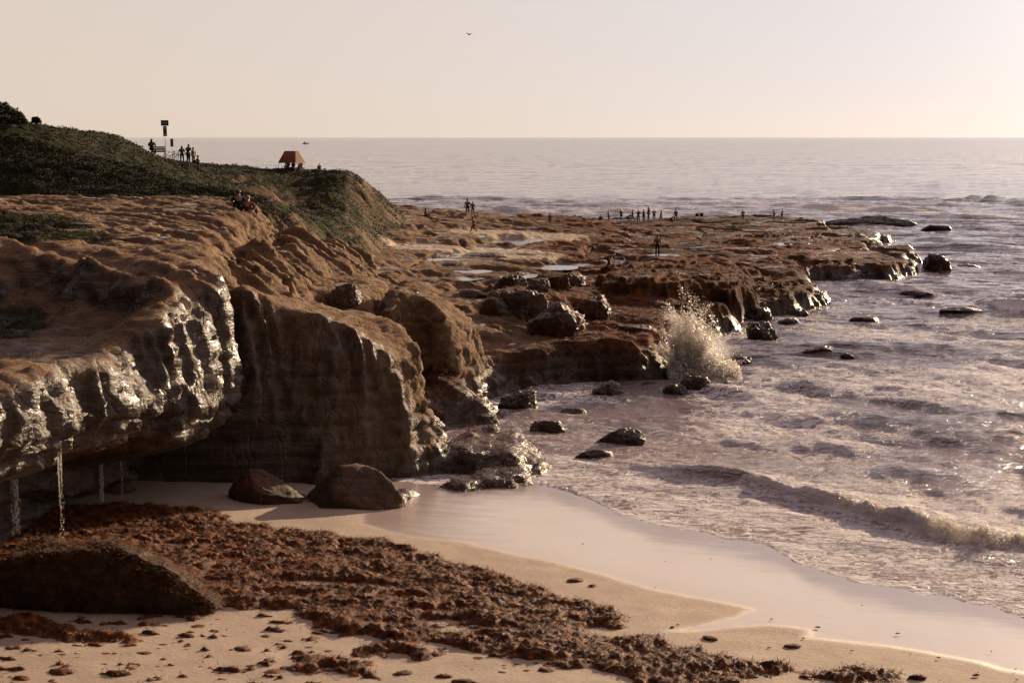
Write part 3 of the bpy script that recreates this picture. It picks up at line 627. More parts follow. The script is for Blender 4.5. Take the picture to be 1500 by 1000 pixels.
# ------------------------------------------------------------------ finding the ground
from mathutils.bvhtree import BVHTree
def bvh_of(o):
    me = o.data; n = len(me.polygons)
    vv = get_co(me).tolist(); li = np.empty(len(me.loops), np.int32); me.loops.foreach_get('vertex_index', li)
    return BVHTree.FromPolygons(vv, li.reshape(n, -1).tolist())
BVH = [bvh_of(cliffs), bvh_of(reef)]
def ground(x, y, default=None):
    best = None
    for b in BVH:
        h = b.ray_cast(Vector((x, y, 60)), Vector((0, 0, -1)))
        if h[0] is not None and (best is None or h[0].z > best): best = h[0].z
    if best is None or best < -.5: best = default
    if y < 66 and x > -13:
        bz = float(beach_z(np.array([x]), np.array([y]))[0]); best = bz if best is None else max(best, bz)
    return 0.0 if best is None else best
def eye_hit(px, py):
    """where the line of sight through a pixel of the survey photograph meets the land"""
    w = Vector(W(px, py, Y=50)) - Vector((0, 0, CAM_Z)); w.normalize(); best = None
    for b in BVH:
        h = b.ray_cast(Vector((0, 0, CAM_Z)), w)
        if h[0] is not None and (best is None or h[3] < best[1]): best = (h[0], h[3])
    return best[0] if best else Vector(W(px, py, 0.0))

# ------------------------------------------------------------------ small mesh helpers
import bmesh
def join_parts(parts):
    """[(verts, faces)] -> one (verts, faces)"""
    V, Fc, o = [], [], 0
    for v, f in parts:
        V += [tuple(p) for p in v]; Fc += [tuple(i + o for i in q) for q in f]; o += len(v)
    return V, Fc
def box(cx, cy, cz, sx, sy, sz, rot=None):
    v = [Vector((x * sx / 2, y * sy / 2, z * sz / 2)) for x in (-1, 1) for y in (-1, 1) for z in (-1, 1)]
    if rot: v = [rot @ p for p in v]
    v = [p + Vector((cx, cy, cz)) for p in v]
    return v, [(0, 1, 3, 2), (4, 6, 7, 5), (0, 4, 5, 1), (2, 3, 7, 6), (0, 2, 6, 4), (1, 5, 7, 3)]
def tube(pts, r, n=8, closed=False):
    pts = [Vector(p) for p in pts]; V = []; Fc = []; m = len(pts)
    rr = r if isinstance(r, (list, tuple)) else [r] * m
    for i, p in enumerate(pts):
        a = pts[(i - 1) % m] if (i or closed) else p; b = pts[(i + 1) % m] if (i < m - 1 or closed) else p
        d = (b - a).normalized(); u = d.orthogonal().normalized() if abs(d.z) > .99 else d.cross(Vector((0, 0, 1))).normalized(); w = d.cross(u)
        for k in range(n):
            t = 2 * math.pi * k / n; V.append(p + (u * math.cos(t) + w * math.sin(t)) * rr[i])
    for i in range(m if closed else m - 1):
        for k in range(n):
            j = (i + 1) % m; Fc.append((i * n + k, i * n + (k + 1) % n, j * n + (k + 1) % n, j * n + k))
    if not closed: Fc += [tuple(range(n))[::-1], tuple((m - 1) * n + k for k in range(n))]
    return V, Fc
def pymesh(name, vf, smooth=False):
    me = bpy.data.meshes.new(name); me.from_pydata([tuple(p) for p in vf[0]], [], vf[1]); me.update()
    if smooth: me.polygons.foreach_set('use_smooth', [True] * len(me.polygons))
    return me
def part(name, vf, mat, parent, smooth=False): return link(name, pymesh(name, vf, smooth), mat, parent)
def empty(name, loc, rz=0.0, **k):
    o = bpy.data.objects.new(name, None); C.objects.link(o); o.location = loc; o.rotation_euler = (0, 0, rz); o.empty_display_size = .2
    tag(o, **k); return o
_ico = {}
def ico(sub):
    if sub not in _ico:
        b = bmesh.new(); bmesh.ops.create_icosphere(b, subdivisions=sub, radius=1)
        _ico[sub] = (np.array([v.co[:] for v in b.verts]), np.array([[v.index for v in f.verts] for f in b.faces])); b.free()
    return _ico[sub]

# ------------------------------------------------------------------ boulders and sea rocks, one object each
def boulder(px, py, w, h, label, z=0.0, Y=None, depth=.8, flatness=.25, mat=DARKROCK, seed=1, cat='rock', name='boulder', group=None, sub=5, rough=.8, algae=.5, wetv=.7, box_=0.12, yaw=0.0):
    r = np.random.default_rng(seed); c = W(px, py, z=z) if Y is None else W(px, py, Y=Y)
    t = c[1]; wm = w * t / F_PX; hm = h * t / F_PX; dm = wm * depth
    v, f = ico(sub); v = v.copy()
    n = v / np.linalg.norm(v, axis=1)[:, None]
    # box-ish, then chopped by random planes
    p = 2.1 + 4.5 * box_
    v = n / (np.abs(n) ** p).sum(1)[:, None] ** (1 / p) * .92
    for i in range(14):
        a = r.normal(size=3); a /= np.linalg.norm(a); lim = r.uniform(.55, .92)
        dd = v @ a; ov = np.maximum(dd - lim, 0); v -= ov[:, None] * a * .85
    v[:, 2] = np.where(v[:, 2] > 0, v[:, 2], v[:, 2] * .5)
    v = v * np.array([wm / 1.75, dm / 1.75, hm / .88])
    s = max(.25, wm * .3)
    X_, Y_, Z_ = v[:, 0] + seed * 3.1, v[:, 1], v[:, 2]
    d = fbm(X_ / s, Y_ / s, Z_ / s, 4, .55) * hm * .22 * rough * 2 + (fbm(X_ / s * 3, Y_ / s * 3, Z_ / s * 4, 3, .6, True) - .3) * min(.14, hm * .1) * rough * 2
    v += n * d[:, None]
    cz, sz = math.cos(yaw), math.sin(yaw); v = np.stack([v[:, 0] * cz - v[:, 1] * sz, v[:, 0] * sz + v[:, 1] * cz, v[:, 2]], 1)
    me = mesh_np(name, v, f, True, dict(algae=np.full(len(v), algae), wet=np.full(len(v), wetv), veg=np.zeros(len(v)), flat=np.zeros(len(v))))
    o = link(name, me, mat); o.location = (c[0], c[1] + dm * .42, c[2]); tag(o, label, cat, group); return o
SR = 'wave-washed rocks standing in the sea'
for i, a in enumerate([
    (892, 583, 56, 21, 'smooth dark dome-shaped rock in the water left of the splash', .8, .1), (762, 607, 60, 31, 'pointed weedy rock in the shallows beside the red weedy slope', .8, .8),
    (801, 634, 50, 20, 'low mossy rock just below the pointed weedy rock', .7, .5), (838, 608, 42, 8, 'barely awash rock right of the pointed weedy rock', .6, .4),
    (913, 651, 86, 20, 'wide low weed-draped rock above the small breaker', .6, .7), (868, 672, 62, 11, 'flat dark rock at the left end of the small breaker', .5, .6),
    (992, 579, 36, 13, 'small rock lying left of the cluster below the splash', .8, .3), (1022, 573, 52, 20, 'double-humped rock directly below the splash', .8, .5),
    (950, 565, 24, 5, 'thin sliver of rock between the dome rock and the splash', .5, .4), (1205, 519, 58, 11, 'long low dark rock alone in the open water right of the splash', .6, .2), (1243, 524, 20, 5, 'tiny rock off the right tip of the long low rock', .8, .2),
    (1270, 473, 46, 8, 'low pale-rimmed rock in the open water near the far right reef', .6, .2), (1117, 499, 54, 28, 'square block of rock at the water edge right of the splash', .9, .3),
    (1108, 472, 48, 22, 'rounded rock behind the square block', .8, .5), (1200, 448, 58, 19, 'knobbly brown rock at the tip of the middle reef', .8, .6),
    (1168, 462, 44, 13, 'small mossy rock below the tip of the middle reef', .7, .8), (1157, 477, 34, 9, 'flat mossy rock touching the square block', .7, .8),
    (1376, 397, 42, 23, 'upright rock off the right end of the outer reef', .9, .4), (1420, 394, 38, 8, 'flat rock farthest right beside the upright rock', .7, .4),
    (1282, 332, 135, 13, 'long flat-topped slab of reef cut off by a channel', .35, .6), (1372, 339, 52, 9, 'small flat slab off the right end of the long slab', .5, .6),
    (1345, 431, 50, 5, 'thin awash slab below the outer reef', .4, .7), (1412, 458, 60, 8, 'mossy awash slab at the far right before the foam', .4, .8), (1085, 530, 46, 9, 'low rock at the right foot of the splash', .7, .5),
    (1240, 359, 60, 6, 'awash ledge right of the outer reef', .4, .5), (1320, 366, 44, 6, 'narrow awash rock above the upright rock', .4, .5)]):
    px, py, w, h, lab, dep, al = a
    boulder(px, py, w, h, lab, z=-.02, depth=dep, mat=ROCK, seed=40 + i, algae=al * 1.2, wetv=.8, name='sea_rock', cat='rock', group=SR, sub=4 if py < 480 else 5)
for i, a in enumerate([
    (508, 757, 168, 66, .3, 'big rounded boulder with a sunlit edge at the cliff foot', .6),
    (385, 750, 125, 60, .5, 'broad sloping dark boulder in the shadow of the cove', .7)]):
    px, py, w, h, z, lab, dep = a
    boulder(px, py, w, h, lab, z=z - .15, depth=dep, mat=ROCK, seed=80 + i, algae=.7, wetv=.35, rough=.18, box_=.1, group='boulders at the foot of the shaded cliff')
for i, a in enumerate([
    (747, 425, 38, 32, 98, 'dark rounded boulder left of a pair on the rocky shelf'), (815, 424, 42, 33, 98, 'dark rounded boulder right of a pair on the rocky shelf'), (762, 470, 62, 44, 88, 'sloping boulder with a sunlit corner at the middle of the shelf edge'),
    (818, 496, 78, 52, 84, 'largest dark boulder hanging at the lip of the shelf'), (868, 458, 52, 40, 91, 'dark blocky boulder at the right end of the boulder row'), (726, 468, 44, 34, 88, 'dark boulder wedged left of the sloping boulder'),
    (690, 424, 44, 18, 96, 'low boulder behind the second buttress'), (788, 444, 34, 24, 93, 'small boulder tucked between the larger shelf boulders'), (932, 486, 58, 20, 87, 'flat-topped dark rock in the orange weed near the splash'),
    (840, 420, 30, 18, 104, 'small dark stone behind the boulder row'), (640, 388, 60, 10, 126, 'flat dark rock on the shelf before the sand patch'), (712, 386, 64, 10, 128, 'long flat dark rock on the shelf right of the sand patch'),
    (662, 398, 54, 9, 117, 'low flat rock among the tide pools'), (760, 402, 44, 10, 112, 'flat rock by the bright tide pool'), (505, 448, 40, 26, 70, 'dark lump of rock in the hollow behind the first buttress')]):
    px, py, w, h, Y, lab = a
    w0 = W(px, py, Y=Y); g = ground(w0[0], w0[1] + 1.0); 
    o = boulder(px, py, w * 1.2, h * .8, lab, Y=Y, depth=.9, mat=ROCK, seed=120 + i, algae=.35 if px < 800 else .9, wetv=.6, box_=.35, sub=5, rough=.75, group='boulders on the rocky shelf')
    o.location.z = max(min(g, w0[2] + .8), w0[2] - .8) - .1
wb = boulder(135, 915, 345, 104, 'large dark weed-covered rock on the sand under the dripping ledge', z=1.0, depth=.42, mat=ROCKWEED, seed=300, sub=6, rough=.35, box_=.5, cat='rock', name='weedy_rock', algae=1)

# ------------------------------------------------------------------ kelp wrack
WRACK = [P([(a, b, .8) for a, b in q])[:, :2] for q in (
    [(150, 818), (230, 790), (330, 765), (400, 770), (480, 776), (560, 785), (610, 800), (700, 824), (760, 842), (820, 862), (905, 884), (930, 902), (880, 915), (840, 930), (960, 925), (1000, 940), (1060, 950), (1120, 975), (1110, 1002), (1000, 1010),
     (900, 985), (760, 968), (640, 950), (500, 936), (430, 905), (330, 905), (290, 880), (200, 850)],
    [(-60, 860), (-60, 780), (60, 752), (200, 742), (320, 748), (352, 768), (210, 800), (100, 850)], [(1090, 958), (1150, 955), (1170, 966), (1130, 978)], [(1165, 972), (1230, 962), (1310, 963), (1328, 980), (1290, 984), (1200, 978)], [(1250, 990), (1310, 982), (1335, 990), (1320, 1010), (1255, 1010)],
    [(520, 962), (600, 950), (650, 962), (640, 970), (560, 972)], [(0, 935), (60, 930), (110, 950), (200, 955), (190, 970), (60, 965), (0, 960)], [(430, 978), (540, 985), (560, 1005), (420, 1000)])]
HOLES = [(P([(cx, cy, .8)])[0][:2], rx, ry) for cx, cy, rx, ry in ((470, 858, 1.5, .35), (560, 862, .9, .3), (640, 912, 1.0, .3), (700, 925, 1.3, .35), (640, 896, .7, .22), (600, 878, .6, .2))]
def wrack_mask(x, y):
    d = np.full(x.shape, 1e9)
    jx = fbm(x / .9, y / .9, 3.0, 3) * .7; jy = fbm(x / .9, y / .9, 8.0, 3) * .7
    for w_ in WRACK: d = np.minimum(d, seg_dist(x + jx, y + jy, w_))
    m = sstep(.18, -.35, d)
    for c, rx, ry in HOLES: m *= sstep(.5, 1.5, np.hypot((x - c[0] + jx * .5) / rx, (y - c[1] + jy * .3) / ry))
    return m
def wrack():
    xs = np.arange(-16, 12, .065); ys = np.arange(31, 50, .065); X, Y = np.meshgrid(xs, ys)
    m = wrack_mask(X, Y)
    l1 = fbm(X / 1.3, Y / .9, 2.0, 2); l2 = fbm(X / .45, Y / .32, 5.0, 4, .6, True)
    gap = sstep(-.34, -.12, fbm(X / 1.7, Y / .75, 21.0, 4, .6)); hgt = m * (.07 + .16 * sstep(-.4, .6, l1) + .15 * (l2 - .1) + .035 * fbm(X / .09, Y / .09, 1.0, 2)) * gap - .02 * (1 - gap)
    # loose scraps between the piles and over the lower left of the beach
    scr = fbm(X / .8, Y / .35, 12.0, 4, .6) - .20; zone = sstep(-2, -6, X) * sstep(40, 36, Y)
    hgt = np.maximum(hgt, np.clip(scr * .5, -1, .09) * sstep(.1, .6, zone) * (1 - m) * 1.2)
    z = beach_z(X, Y) + hgt - .02
    F = grid_faces(*X.shape); ok = (hgt > .012).ravel(); F = F[ok[F].any(1)]
    used = np.unique(F); re_ = np.full(X.size, -1); re_[used] = np.arange(len(used))
    V = np.stack([X, Y, z], -1).reshape(-1, 3)
    jit = RNG.normal(size=V.shape) * .012 * ok[:, None]; V += jit
    # fronds standing out of the piles
    idx = np.flatnonzero((hgt > .05).ravel()); pick = RNG.choice(idx, 80000)
    c = V[pick] + RNG.normal(size=(len(pick), 3)) * .03
    a = RNG.uniform(0, 6.28, len(pick)); L = RNG.uniform(.05, .17, len(pick)); up = RNG.uniform(-.1, .7, len(pick))
    dv = np.stack([np.cos(a) * L, np.sin(a) * L, up * L], 1); sd_ = np.stack([-np.sin(a), np.cos(a), a * 0], 1) * RNG.uniform(.004, .014, len(pick))[:, None]
    lv = np.stack([c - sd_, c + sd_, c + dv], 1).reshape(-1, 3); lf = np.arange(len(lv)).reshape(-1, 3)
    V2 = V[used]; F2 = re_[F]; T = np.vstack([F2[:, :3], F2[:, [0, 2, 3]]])
    me = mesh_np('wrack', np.vstack([V2, lv]), np.vstack([T, lf + len(V2)]), True)
    tag(link('seaweed_wrack', me, WEED), 'thick tangled bank of brown kelp washed up on the sand', kind='stuff')
wrack()
def clump_mesh(seed):
    r = np.random.default_rng(seed); v, f = ico(3); v = v * np.array([1, .6, .32]); v[:, 2] = np.maximum(v[:, 2], -.05)
    v = v * (1 + .55 * fbm(v[:, 0] * 2 + seed, v[:, 1] * 2, v[:, 2] * 2, 3))[:, None]
    n = 220; a = r.uniform(0, 6.28, n); rad = r.uniform(.2, .95, n); c = np.stack([np.cos(a) * rad, np.sin(a) * rad * .6, .22 * (1 - rad ** 2)], 1)
    a2 = r.uniform(0, 6.28, n); L = r.uniform(.15, .5, n); d = np.stack([np.cos(a2) * L, np.sin(a2) * L * .7, r.uniform(-.05, .25, n)], 1); s_ = np.stack([-np.sin(a2), np.cos(a2), a2 * 0], 1) * .025
    lv = np.stack([c - s_, c + s_, c + d], 1).reshape(-1, 3)
    return mesh_np('clump', np.vstack([v, lv]), np.vstack([f, np.arange(len(lv)).reshape(-1, 3) + len(v)]), True)
CL = [clump_mesh(i) for i in range(7)]
spots = [(842, 850, 27), (868, 857, 12), (1040, 935, 24), (985, 918, 8), (993, 914, 5), (1162, 946, 26), (1125, 985, 30), (1180, 990, 18), (1215, 992, 12), (1345, 992, 26), (1430, 988, 12), (1375, 962, 6), (1177, 934, 6), (1130, 906, 5), (1167, 929, 3), (1198, 918, 9), (1315, 927, 7),
         (355, 952, 30), (400, 985, 34), (300, 950, 20), (210, 958, 26), (140, 945, 26), (480, 955, 20), (590, 988, 34), (650, 992, 30), (680, 1000, 40), (735, 985, 18), (800, 982, 26), (860, 975, 30), (940, 958, 9), (700, 965, 20), (205, 940, 18), (290, 918, 24), (310, 935, 14), (90, 985, 36), (30, 995, 30)]
r = random.Random(9)
for i in range(120):
    q = r.random()
    if q < .55: spots.append((r.uniform(0, 520), r.uniform(925, 998), r.uniform(4, 20)))
    elif q < .75: spots.append((r.uniform(520, 1000), r.uniform(960, 998), r.uniform(3, 14)))
    elif q < .9: spots.append((r.uniform(1000, 1490), r.uniform(945, 998), r.uniform(2, 7)))
    else: spots.append((r.uniform(760, 1300), r.uniform(790, 900), r.uniform(2, 4)))
CLUMP_LABELS = {(842, 850): 'lone oval kelp clump on the dry sand above the kelp bank', (868, 857): 'flat kelp scrap just right of the lone oval clump', (1040, 935): 'kelp clump on the sand between the bank and the wet strip',
                (1162, 946): 'kelp clump with a trailing strand below the tip of the wet strip', (1125, 985): 'wide kelp clump at the bottom right of the main bank', (1180, 990): 'round kelp clump near the bottom edge, left of the small oval one',
                (1215, 992): 'small oval kelp clump near the bottom edge right of the round one', (1345, 992): 'kelp clump right of the last big kelp pile at the bottom', (1430, 988): 'last small kelp clump toward the bottom right corner',
                (355, 952): 'broad kelp clump on the sand right of the weed-covered rock', (400, 985): 'largest loose kelp clump at the bottom, left of the middle pile', (680, 1000): 'kelp heap cut by the bottom edge, below the main bank'}
n_c = 0
for (px, py, w) in spots:
    c = W(px, py, .7); c = W(px, py, float(beach_z(np.array([c[0]]), np.array([c[1]]))[0]))
    if wrack_mask(np.array([c[0]]), np.array([c[1]]))[0] > .3: continue
    sc = w * math.hypot(c[0], c[1]) / F_PX / 2
    o = link('kelp_clump', CL[n_c % 7], WEED); n_c += 1
    o.location = c; o.scale = (sc, sc * r.uniform(.8, 1.3), sc * r.uniform(.7, 1.2)); o.rotation_euler = (0, 0, r.uniform(-.5, .5) + (3.14 if r.random() < .5 else 0))
    tag(o, CLUMP_LABELS.get((px, py), 'loose brown clump of kelp lying on the bare sand'), 'seaweed', 'loose kelp clumps on the sand')

# ------------------------------------------------------------------ spray and dripping water
def bits(c, size, stretch=1.0):
    """tiny tetrahedral droplets"""
    t = np.array([[1, 1, 1], [-1, -1, 1], [-1, 1, -1], [1, -1, -1]]) * .6; n = len(c)
    R_ = RNG.normal(size=(n, 4, 3)) * .25
    v = c[:, None, :] + (t[None] + R_) * size[:, None, None] * np.array([1, 1, stretch])
    f = np.array([[0, 1, 2], [0, 3, 1], [0, 2, 3], [1, 3, 2]]); F = (f[None] + np.arange(n)[:, None, None] * 4).reshape(-1, 3)
    return v.reshape(-1, 3), F
def foam_mat():
    m, nt, b = new_mat('sea_spray'); b.inputs['Base Color'].default_value = (.95, .92, .87, 1); b.inputs['Roughness'].default_value = .35
    tr = nt.nodes.new('ShaderNodeBsdfTranslucent'); tr.inputs[0].default_value = (.93, .88, .81, 1); mx = nt.nodes.new('ShaderNodeMixShader'); mx.inputs[0].default_value = .5
    out = [n for n in nt.nodes if n.type == 'OUTPUT_MATERIAL'][0]
    nt.links.new(b.outputs[0], mx.inputs[1]); nt.links.new(tr.outputs[0], mx.inputs[2]); nt.links.new(mx.outputs[0], out.inputs[0]); return m
SPRAY = foam_mat()
def splash():
    o = np.array(W(1022, 552, .1)); s = o[1] / F_PX   # metres per pixel there
    cs = []; sz = []
    jets = [(-34, 92, 15, 4200), (-22, 80, 16, 5200), (-5, 98, 14, 3000), (8, 84, 18, 3600), (25, 70, 18, 3600), (42, 62, 18, 3000), (-38, 55, 16, 5200), (0, 60, 26, 6000), (30, 40, 24, 4000), (55, 36, 14, 1800)]
    for dx, hgt, wd, n in jets:
        hgt *= 1.2
        for q in range(15):      # each jet is a sheaf of ballistic threads
            m = int(n * 2.1 / 15 * RNG.uniform(.3, 1.7)); u = RNG.beta(1.0, 1.25, m); th = RNG.normal(); hq = hgt * RNG.uniform(.35, 1.15); lean = dx * RNG.uniform(.5, 1.2) + th * wd * .8; d0 = RNG.normal() * 10
            x = RNG.normal() * 11 - 10 + lean * u + RNG.normal(size=m) * (1.0 + 3.4 * u); z = hq * (2 * u - u ** 2) - 6 * u * abs(th) + RNG.normal(size=m) * 2 * u
            y = d0 * (.4 + u) + RNG.normal(size=m) * (1.5 + 4 * u)
            cs.append(np.stack([x, y, z], 1)); sz.append(RNG.gamma(1.8, .0115, m) * (1.25 - .7 * u))
    n = 24000   # boiling base
    x = RNG.uniform(-46, 62, n); z = np.abs(RNG.normal(size=n)) * (15 - np.abs(x - 0) * .15) ; y = RNG.normal(size=n) * 12
    cs.append(np.stack([x, y, z], 1)); sz.append(RNG.gamma(2.5, .014, n))
    c = np.vstack(cs) * s + o; size = np.concatenate(sz)
    ok = c[:, 2] > .02; v, F = bits(c[ok], size[ok])
    tag(link('wave_splash', mesh_np('splash', v, F, False), SPRAY), 'burst of white sea spray thrown up against the dark reef', kind='stuff')
splash()
def breaker_spray():
    pl = P([(a, b, 0) for a, b in CRESTS[0][0]])[:, :2]; x0, x1 = W(1090, 710, 0)[0], W(1560, 815, 0)[0]; n = 36000
    x = x0 + (x1 - x0) * RNG.beta(1.6, 1.0, n); y = np.interp(x, pl[:, 0], pl[:, 1]); cl = sstep(-.3, .5, fbm(x / .8, x * 0 + 2, 1.0, 3)) ; g = sstep(x0, x0 + 5, x)
    off = -np.abs(RNG.normal(size=n)) * .55 + .15; z = .30 * g + .12 + RNG.normal(size=n) * .05 + np.abs(RNG.normal(size=n)) * .13 * cl * g + off * .32
    ok = (z > .08) & (RNG.random(n) < .25 + .75 * cl)
    v, F = bits(np.stack([x, y + off, z], 1)[ok], RNG.gamma(2.2, .007, n)[ok]); tag(link('breaker_spray', mesh_np('bs', v, F, False), SPRAY), 'broken white water tumbling on the crest of the near wave', kind='stuff')
breaker_spray()
def mist():
    m = bpy.data.materials.new('spray_mist'); m.use_nodes = True; nt = m.node_tree; nt.nodes.clear(); k = N(nt)
    out = k.n('ShaderNodeOutputMaterial'); pv = k.n('ShaderNodeVolumePrincipled'); pv.inputs['Color'].default_value = (1, .985, .97, 1); pv.inputs['Anisotropy'].default_value = .35
    tc = k.n('ShaderNodeTexCoord').outputs['Object']; ln = k.n('ShaderNodeVectorMath', operation='LENGTH'); k.l(tc, ln.inputs[0])
    sz = k.n('ShaderNodeSeparateXYZ'); k.l(tc, sz.inputs[0])
    base = k.math('MULTIPLY', k.rng(ln.outputs['Value'], 1.0, .25), k.rng(sz.outputs[2], .85, -.1, .12, 1))
    d = k.math('MULTIPLY', base, k.rng(k.noise(k.mapping(tc, (1.6, 1.6, .9)), 2.2, 6, .65, .6), .44, .72)); k.l(k.math('MULTIPLY', d, 3.0), pv.inputs['Density']); k.l(pv.outputs[0], out.inputs['Volume'])
    v, f = ico(3); c = W(1020, 540, .3)
    o = link('spray_mist', mesh_np('mist', v, f), m); o.location = (c[0], c[1] + .4, .5); o.scale = (2.7, 1.4, 2.9); o.rotation_euler = (0, -.35, 0)
    tag(o, 'fine mist hanging inside the wave splash', kind='stuff')
mist()
def trickle(px, y_top, n, wd, sz, label):
    h_ = eye_hit(px, y_top - 14); Y = h_.y; x = h_.x + .14
    up_ = BVH[0].ray_cast(Vector((x, Y, 2.2)), Vector((0, 0, 1))); zt = up_[0].z if up_[0] is not None and up_[0].z < 7 else h_.z; zb = .9
    o = empty('water_trickle', (x, Y, zb), label=label, cat='trickle', group='threads of water dripping off the ledge')
    kk = RNG.integers(0, 4, n); zz = RNG.uniform(-.6, zt - zb + .2, n); u = 1 - zz / (zt - zb)
    xx = (kk - 1.5) * wd + RNG.normal(size=n) * wd * (.10 + .45 * np.clip(u, 0, 1)); yy = RNG.normal(size=n) * wd
    v, F = bits(np.stack([xx, yy, zz], 1), RNG.gamma(2.0, sz, n), 2.6)
    tag(link('drops', mesh_np('drops', v, F, False), SPRAY, o), kind='stuff')
    for i in range(4):
        xo = (i - 1.5) * wd; L = (zt - zb) * random.uniform(.2, .7); z1 = zt - zb + .25
        part('thread', tube([(xo, 0, z1), (xo + random.uniform(-.02, .02), 0, z1 - L * .5), (xo + random.uniform(-.02, .02), 0, z1 - L)], [.008, .005, .003], 5), SPRAY, o, True)
trickle(15, 735, 1100, .06, .0050, 'widest curtain of drops falling in front of the weed-covered rock')
trickle(80, 690, 420, .03, .0034, 'thin thread of drops second from the left under the ledge')
trickle(142, 700, 700, .035, .0046, 'bright thread of drops above the middle of the weed-covered rock')
trickle(172, 695, 160, .015, .0034, 'faintest thread of drops, rightmost under the ledge')

def fronds(name, o, n, lo, hi, label, zmin=.05, ymax=999, mat=None, px_min=-99):
    me = o.data; co = get_co(me).astype(float); mw = np.array(o.matrix_world.translation if o.parent is None else (0, 0, 0)); co = co + np.array(o.location)
    al = np.empty(len(co), np.float32); me.attributes['algae'].data.foreach_get('value', al); no = get_no(me)
    ok = np.flatnonzero((al > .4) & (co[:, 2] > zmin) & (co[:, 1] < ymax) & (no[:, 2] > -.1)); c = co[RNG.choice(ok, n)] + RNG.normal(size=(n, 3)) * .08
    a = RNG.uniform(0, 6.28, n); L = RNG.uniform(lo, hi, n); d = np.stack([np.cos(a) * L, np.sin(a) * L, RNG.uniform(-.6, .35, n) * L], 1); s_ = np.stack([-np.sin(a), np.cos(a), a * 0], 1) * (L * .14)[:, None]
    v = np.stack([c - s_, c + s_, c + d], 1).reshape(-1, 3)
    tag(link(name, mesh_np(name, v, np.arange(len(v)).reshape(-1, 3), False), mat or REEFWEED), label, kind='stuff')
REEFWEED = weed_material('reef_weed', [(.3, (.04, .018, .008)), (.5, (.17, .060, .020)), (.62, (.24, .10, .03)), (.78, (.10, .11, .035))])
fronds('shore_weed', cliffs, 70000, .06, .20, 'orange and green seaweed coating the low rocks', ymax=103)
fronds('reef_weed', reef, 60000, .10, .34, 'orange brown seaweed coating the reef', zmin=.3)
fronds('rock_weed', wb, 22000, .05, .16, 'brown weed hanging on the large rock', zmin=.9, mat=WEED)
# ------------------------------------------------------------------ headland scrub
def leaves(name, c, nrm_up, size, mat, label, kind='stuff'):
    n = len(c); a = RNG.uniform(0, 6.28, n); el = RNG.uniform(.1, 1.3, n)
    d = np.stack([np.cos(a) * np.cos(el), np.sin(a) * np.cos(el), np.sin(el)], 1) * size[:, None]; s_ = np.stack([-np.sin(a), np.cos(a), a * 0], 1) * (size * .28)[:, None]
    v = np.stack([c - s_, c + d * .5 + s_ * 1.2, c + d, c + d * .45 - s_ * 1.6], 1).reshape(-1, 3)
    me = mesh_np(name, v, np.arange(len(v)).reshape(-1, 4), False); return me
def scrub():
    pts = []; sz = []
    for o, n in ((cliffs, 110000), (reef, 150000)):
        me = o.data; co = get_co(me); v = np.empty(len(co), np.float32); me.attributes['veg'].data.foreach_get('value', v)
        px = 750 + F_PX * co[:, 0] / np.maximum(co[:, 1], 1); ok = np.flatnonzero((v > .45) & (px > -150) & (px < 680) & (co[:, 2] > 3))
        a = co[RNG.choice(ok, n)]; a = a + RNG.normal(size=a.shape) * np.array([.12, .12, .02]); nz = fbm(a[:, 0] / 1.2, a[:, 1] / 1.2, 3.0, 3)
        pts.append(a + np.array([0, 0, 1]) * np.clip(nz * .25, -.05, .3)[:, None]); sz.append(np.clip(a[:, 1] * .0008, .03, .14) * RNG.uniform(.6, 1.7, n))
    me = leaves('scrub', np.vstack(pts), None, np.concatenate(sz), LEAF, '')
    tag(link('headland_scrub', me, LEAF), 'low green ground cover on the headland slopes', kind='stuff')
scrub()
def shrub(px, py, Y, w, h, label, n):
    c = W(px, py, Y=Y); o = empty('coastal_shrub', (c[0], c[1], c[2]), label=label, cat='shrub', group='shrubs on the skyline')
    u = RNG.normal(size=(n, 3)); u /= np.linalg.norm(u, axis=1)[:, None]; u[:, 2] = np.abs(u[:, 2]); rr = RNG.uniform(.55, 1.05, n) ** .5
    p = u * rr[:, None] * (1 + .28 * fbm(u[:, 0] * 2.5, u[:, 1] * 2.5, u[:, 2] * 2.5, 3))[:, None] * np.array([w / 2, w / 2, h])
    me = leaves('crown', p, None, RNG.uniform(.08, .2, n), LEAF, ''); link('crown', me, LEAF, o)
    V = [tube([(0, 0, -.6), (random.uniform(-.4, .4) * w * .3, random.uniform(-.3, .3), h * .4), (random.uniform(-1, 1) * w * .3, random.uniform(-.5, .5), h * .8)], [.08, .05, .02], 6) for _ in range(6)]
    part('stem', join_parts(V), simple('bark', (.06, .04, .03)), o)
shrub(-5, 183, 104, 4.2, 1.5, 'dark rounded shrub on the skyline at the upper left corner', 9000)
shrub(53, 181, 108, .7, .42, 'tiny round shrub just right of the large skyline shrub', 500)
# ------------------------------------------------------------------ people
def skin_mesh(name, verts, edges, radii, root, sub=1):
    me = bpy.data.meshes.new(name); me.from_pydata(verts, edges, []); me.update()
    o = bpy.data.objects.new('tmp', me); C.objects.link(o)
    m = o.modifiers.new('s', 'SKIN'); sk = me.skin_vertices[0].data
    for i, rr in enumerate(radii): sk[i].radius = (rr, rr) if not isinstance(rr, tuple) else rr; sk[i].use_root = (i in root)
    if sub: q = o.modifiers.new('q', 'SUBSURF'); q.levels = sub; q.render_levels = sub
    out = eval_mesh(o); bpy.data.objects.remove(o); bpy.data.meshes.remove(me); out.name = name
    out.polygons.foreach_set('use_smooth', [True] * len(out.polygons)); return out
